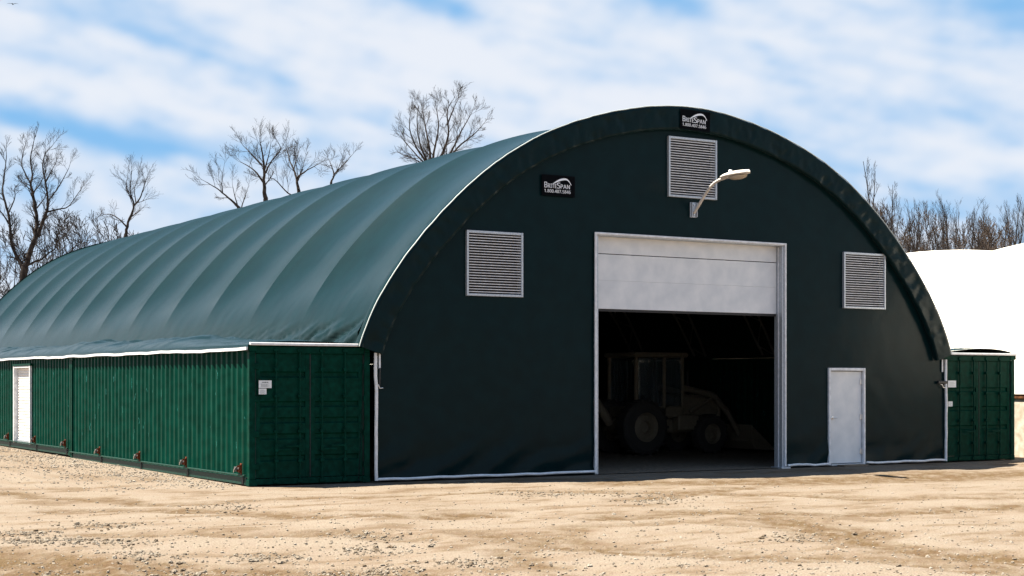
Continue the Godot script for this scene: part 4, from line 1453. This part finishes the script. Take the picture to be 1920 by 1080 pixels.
func build_trees() -> void:
	read_tree("bare_tree", "large forked bare tree with two heavy stems behind the far end of the green roof", 100.0, Vector2(38, 720), V([42, 560, 44, 520, 47, 500]), [
		{"p": V([47, 502, 39, 494, 23, 460, 18, 416, 10, 380, 5, 357, 8, 331, 12, 292]), "a": 0.26, "b": 0.04},
		{"p": V([17, 398, 28, 370, 27, 354, 36, 344]), "a": 0.08, "b": 0.02},
		{"p": V([16, 419, 5, 401, -8, 388, -20, 370]), "a": 0.10, "b": 0.03},
		{"p": V([47, 500, 62, 460, 69, 427, 67, 396, 61, 362, 58, 344, 61, 328, 57, 300, 63, 266]), "a": 0.32, "b": 0.04},
		{"p": V([58, 346, 49, 328, 41, 310, 43, 289, 47, 274]), "a": 0.10, "b": 0.03},
		{"p": V([61, 362, 75, 345, 82, 330, 86, 316]), "a": 0.07, "b": 0.02},
		{"p": V([70, 445, 80, 416, 88, 393, 89, 370, 85, 338, 80, 315, 84, 290, 96, 276]), "a": 0.22, "b": 0.03},
		{"p": V([89, 397, 111, 392, 127, 388, 140, 372, 153, 353]), "a": 0.10, "b": 0.03},
		{"p": V([95, 370, 104, 359, 114, 344, 124, 325, 129, 315]), "a": 0.09, "b": 0.025},
		{"p": V([86, 340, 98, 318, 104, 306]), "a": 0.07, "b": 0.02},
		{"p": V([69, 390, 83, 372, 90, 350]), "a": 0.08, "b": 0.02},
		{"p": V([51, 497, 67, 490, 80, 485, 91, 475, 104, 465, 106, 442, 104, 427]), "a": 0.14, "b": 0.03},
		{"p": V([91, 474, 84, 452, 82, 436]), "a": 0.07, "b": 0.02},
		{"p": V([106, 452, 122, 440, 134, 424]), "a": 0.06, "b": 0.02},
		{"p": V([46, 490, 44, 474, 35, 464]), "a": 0.08, "b": 0.03}], 0.40, 501, 1.6, 1.8)
	read_tree("bare_tree", "small bare tree with one low branch, alone above the green roof line", 112.0, Vector2(236, 720), V([236, 520, 236, 440]), [
		{"p": V([236, 440, 240, 418, 251, 385, 244, 360, 246, 332]), "a": 0.20, "b": 0.04},
		{"p": V([250, 387, 262, 372, 270, 350, 274, 338]), "a": 0.12, "b": 0.03},
		{"p": V([237, 425, 225, 412, 208, 402, 198, 402]), "a": 0.11, "b": 0.03},
		{"p": V([246, 372, 237, 350, 240, 328]), "a": 0.07, "b": 0.02},
		{"p": V([255, 380, 252, 355, 258, 336]), "a": 0.07, "b": 0.02}], 0.24, 502, 1.9, 1.5)
	read_tree("bare_tree", "bare tree leaning away from its taller neighbours above the green roof", 104.0, Vector2(470, 720), V([462, 420, 447, 388]), [
		{"p": V([447, 388, 428, 371, 406, 353, 386, 341]), "a": 0.15, "b": 0.03},
		{"p": V([417, 362, 416, 341, 419, 316]), "a": 0.08, "b": 0.02},
		{"p": V([446, 388, 440, 366, 436, 348]), "a": 0.08, "b": 0.02},
		{"p": V([452, 392, 458, 372, 464, 356]), "a": 0.08, "b": 0.02}], 0.20, 503, 1.9, 1.5)
	read_tree("bare_tree", "upright bare tree with spreading crown, tallest of the close group above the green roof", 104.0, Vector2(500, 720), V([499, 420, 498, 373]), [
		{"p": V([498, 373, 495, 345, 495, 312, 491, 284, 488, 266]), "a": 0.25, "b": 0.04},
		{"p": V([494, 341, 476, 319, 452, 304]), "a": 0.13, "b": 0.03},
		{"p": V([492, 310, 469, 286, 456, 273]), "a": 0.10, "b": 0.03},
		{"p": V([497, 325, 510, 301, 526, 281, 523, 270]), "a": 0.11, "b": 0.03},
		{"p": V([496, 318, 504, 290, 508, 268]), "a": 0.09, "b": 0.02}], 0.27, 504, 1.9, 1.6)
	read_tree("bare_tree", "bare tree with wide low arms beside the tallest of the close group", 106.0, Vector2(566, 720), V([563, 400, 560, 356]), [
		{"p": V([560, 356, 554, 327, 543, 301, 540, 283]), "a": 0.18, "b": 0.03},
		{"p": V([555, 334, 576, 319, 600, 306]), "a": 0.12, "b": 0.03},
		{"p": V([562, 372, 540, 362, 517, 338, 504, 334]), "a": 0.11, "b": 0.03},
		{"p": V([557, 342, 566, 318, 572, 296]), "a": 0.09, "b": 0.02},
		{"p": V([550, 320, 556, 298, 560, 284]), "a": 0.08, "b": 0.02}], 0.20, 505, 2.0, 1.5)
	read_tree("bare_tree", "slight bare tree showing only its forked top above the green roof", 108.0, Vector2(618, 720), V([619, 370, 621, 341]), [
		{"p": V([621, 341, 626, 327, 621, 310, 618, 302]), "a": 0.12, "b": 0.03},
		{"p": V([626, 327, 643, 310, 658, 293]), "a": 0.10, "b": 0.03},
		{"p": V([624, 332, 634, 316, 640, 300]), "a": 0.07, "b": 0.02}], 0.14, 506, 1.5, 1.4)
	read_tree("bare_tree", "bare tree with a fan of upright stems rising over the roof ridge", 92.0, Vector2(812, 720), V([812, 400, 812, 330]), [
		{"p": V([812, 330, 800, 306, 780, 275, 769, 246, 768, 222]), "a": 0.16, "b": 0.03},
		{"p": V([810, 325, 806, 285, 798, 240, 792, 206]), "a": 0.17, "b": 0.03},
		{"p": V([812, 320, 814, 285, 822, 240, 819, 206]), "a": 0.16, "b": 0.03},
		{"p": V([814, 322, 830, 286, 841, 252, 838, 212, 846, 192]), "a": 0.18, "b": 0.03},
		{"p": V([838, 235, 850, 205, 858, 188]), "a": 0.09, "b": 0.02},
		{"p": V([818, 325, 846, 284, 865, 246, 884, 212]), "a": 0.15, "b": 0.03},
		{"p": V([822, 325, 858, 277, 886, 254, 902, 238]), "a": 0.13, "b": 0.03},
		{"p": V([806, 322, 784, 302, 758, 292]), "a": 0.11, "b": 0.03},
		{"p": V([802, 312, 782, 292, 758, 264]), "a": 0.12, "b": 0.03},
		{"p": V([800, 300, 786, 264, 782, 224, 784, 204]), "a": 0.11, "b": 0.02}], 0.34, 507, 1.6, 1.9)
	# thin wood beyond the white building, and scrub left of it
	var KW := {"wiggle": 0.13, "rise": 0.16, "thin": 0.006, "levels": 3, "kids": [3, 4, 4], "along": 0.9, "out": 0.5, "shrink": 0.55, "first": 13, "from": 0.38, "spread": 0.42, "size": 0.22}
	var KB := {"wiggle": 0.2, "rise": 0.10, "thin": 0.012, "levels": 3, "kids": [4, 5, 5], "along": 0.8, "out": 0.6, "shrink": 0.6, "first": 12, "from": 0.10, "spread": 0.6, "size": 0.36}
	var kinds := []
	for i in 9: kinds.append(wild_tree(700 + i, 15.0, KW))
	var KT := KW.duplicate()
	KT.first = 14
	KT.size = 0.13
	KT.from = 0.5
	var whips := []
	for i in 3: whips.append(wild_tree(760 + i, 15.0, KT))
	var brush := []
	for i in 4: brush.append(wild_tree(800 + i, 9.0, KB, 4))
	var r := RandomNumberGenerator.new()
	r.seed = 77
	for i in 84:
		var u := r.randf_range(1585, 1990)
		var D := r.randf_range(112, 175)
		var topv := 412.0 + r.randfn(0, 13) - 12.0 * exp(-pow((u - 1930.0) / 40.0, 2.0))
		var hgt := (HORIZON - topv) / FOCAL * D + CAM.y
		place(kinds[i % 9], "slender_tree", "slender bare tree in the thin wood behind the white fabric building", u, D, hgt / 15.0, r.randf() * TAU, M.bark, "thin wood behind the white building", "tree")
	for q in [[1637.0, 118.0, 302.0], [1617.0, 121.0, 326.0], [1660.0, 124.0, 352.0], [1912.0, 112.0, 352.0], [1898.0, 116.0, 372.0], [1930.0, 112.0, 340.0]]:
		place(whips[int(q[0]) % 3], "slender_tree", "tall slender bare tree standing clear above the thin wood" , q[0], q[1], ((HORIZON - q[2]) / FOCAL * q[1] + CAM.y) / 15.0, r.randf() * TAU, M.bark, "taller trees of the thin wood", "tree")
	for i in 8:
		var u := r.randf_range(1640, 1960)
		var D := r.randf_range(118, 150)
		var topv := 448.0 + r.randfn(0, 9)
		place(brush[i % 4], "brush_thicket", "reddish brown leafless thicket at the foot of the thin wood", u, D, ((HORIZON - topv) / FOCAL * D + CAM.y) / 9.0, r.randf() * TAU, M.brush, "leafless thickets under the thin wood", "shrub")
	for q in [[6.0, 112.0, 462.0], [118.0, 118.0, 436.0], [164.0, 124.0, 434.0], [196.0, 125.0, 446.0]]:
		place(brush[int(absf(q[0])) % 4], "scrub_tree", "low many-stemmed scrub tree just showing over the green roof line", q[0], q[1], ((HORIZON - q[2]) / FOCAL * q[1] + CAM.y) / 9.0, r.randf() * TAU, M.bark, "scrub over the roof line", "tree")

func place(kind: Array, called: String, label: String, u: float, D: float, k: float, turn: float, m: Material, group: String, category: String) -> void:
	var p := at(u, 720, D)
	var d := thing(called, Vector3(p.x, ground_y(p.x, p.z), p.z), label, category, group)
	d.rotation.y = turn
	d.scale = Vector3(1, 1, 1) * k
	obj("trunk", kind[0], m, d)
	obj("crown", kind[1], m, d)

func build_bird() -> void:
	var d := thing("flying_bird", at(24, 8, 90), "small dark bird gliding high in the sky", "bird")
	var m := MB.new()
	var body := func(i: int, j: int) -> Vector3:
		var t := i / 8.0
		var a := TAU * j / 8.0
		var w := 0.035 * sin(PI * clampf(t * 0.96 + 0.02, 0.0, 1.0))
		return Vector3(cos(a) * w, sin(a) * w, lerpf(-0.16, 0.18, t))
	m.grid(9, 9, body, true)
	for s in [-1.0, 1.0]:
		m.quad(Vector3(0, 0.01, -0.07), Vector3(s * 0.16, 0.06, -0.08), Vector3(s * 0.16, 0.06, 0.02), Vector3(0, 0.01, 0.05), Vector3.UP)
		m.quad(Vector3(s * 0.16, 0.06, -0.08), Vector3(s * 0.34, 0.03, 0.02), Vector3(s * 0.33, 0.03, 0.05), Vector3(s * 0.16, 0.06, 0.02), Vector3.UP)
	m.quad(Vector3(-0.015, 0, 0.15), Vector3(0.015, 0, 0.15), Vector3(0.05, 0, 0.26), Vector3(-0.05, 0, 0.26), Vector3.UP)
	obj("body", m, M.bird, d)
	d.rotation.y = -0.4
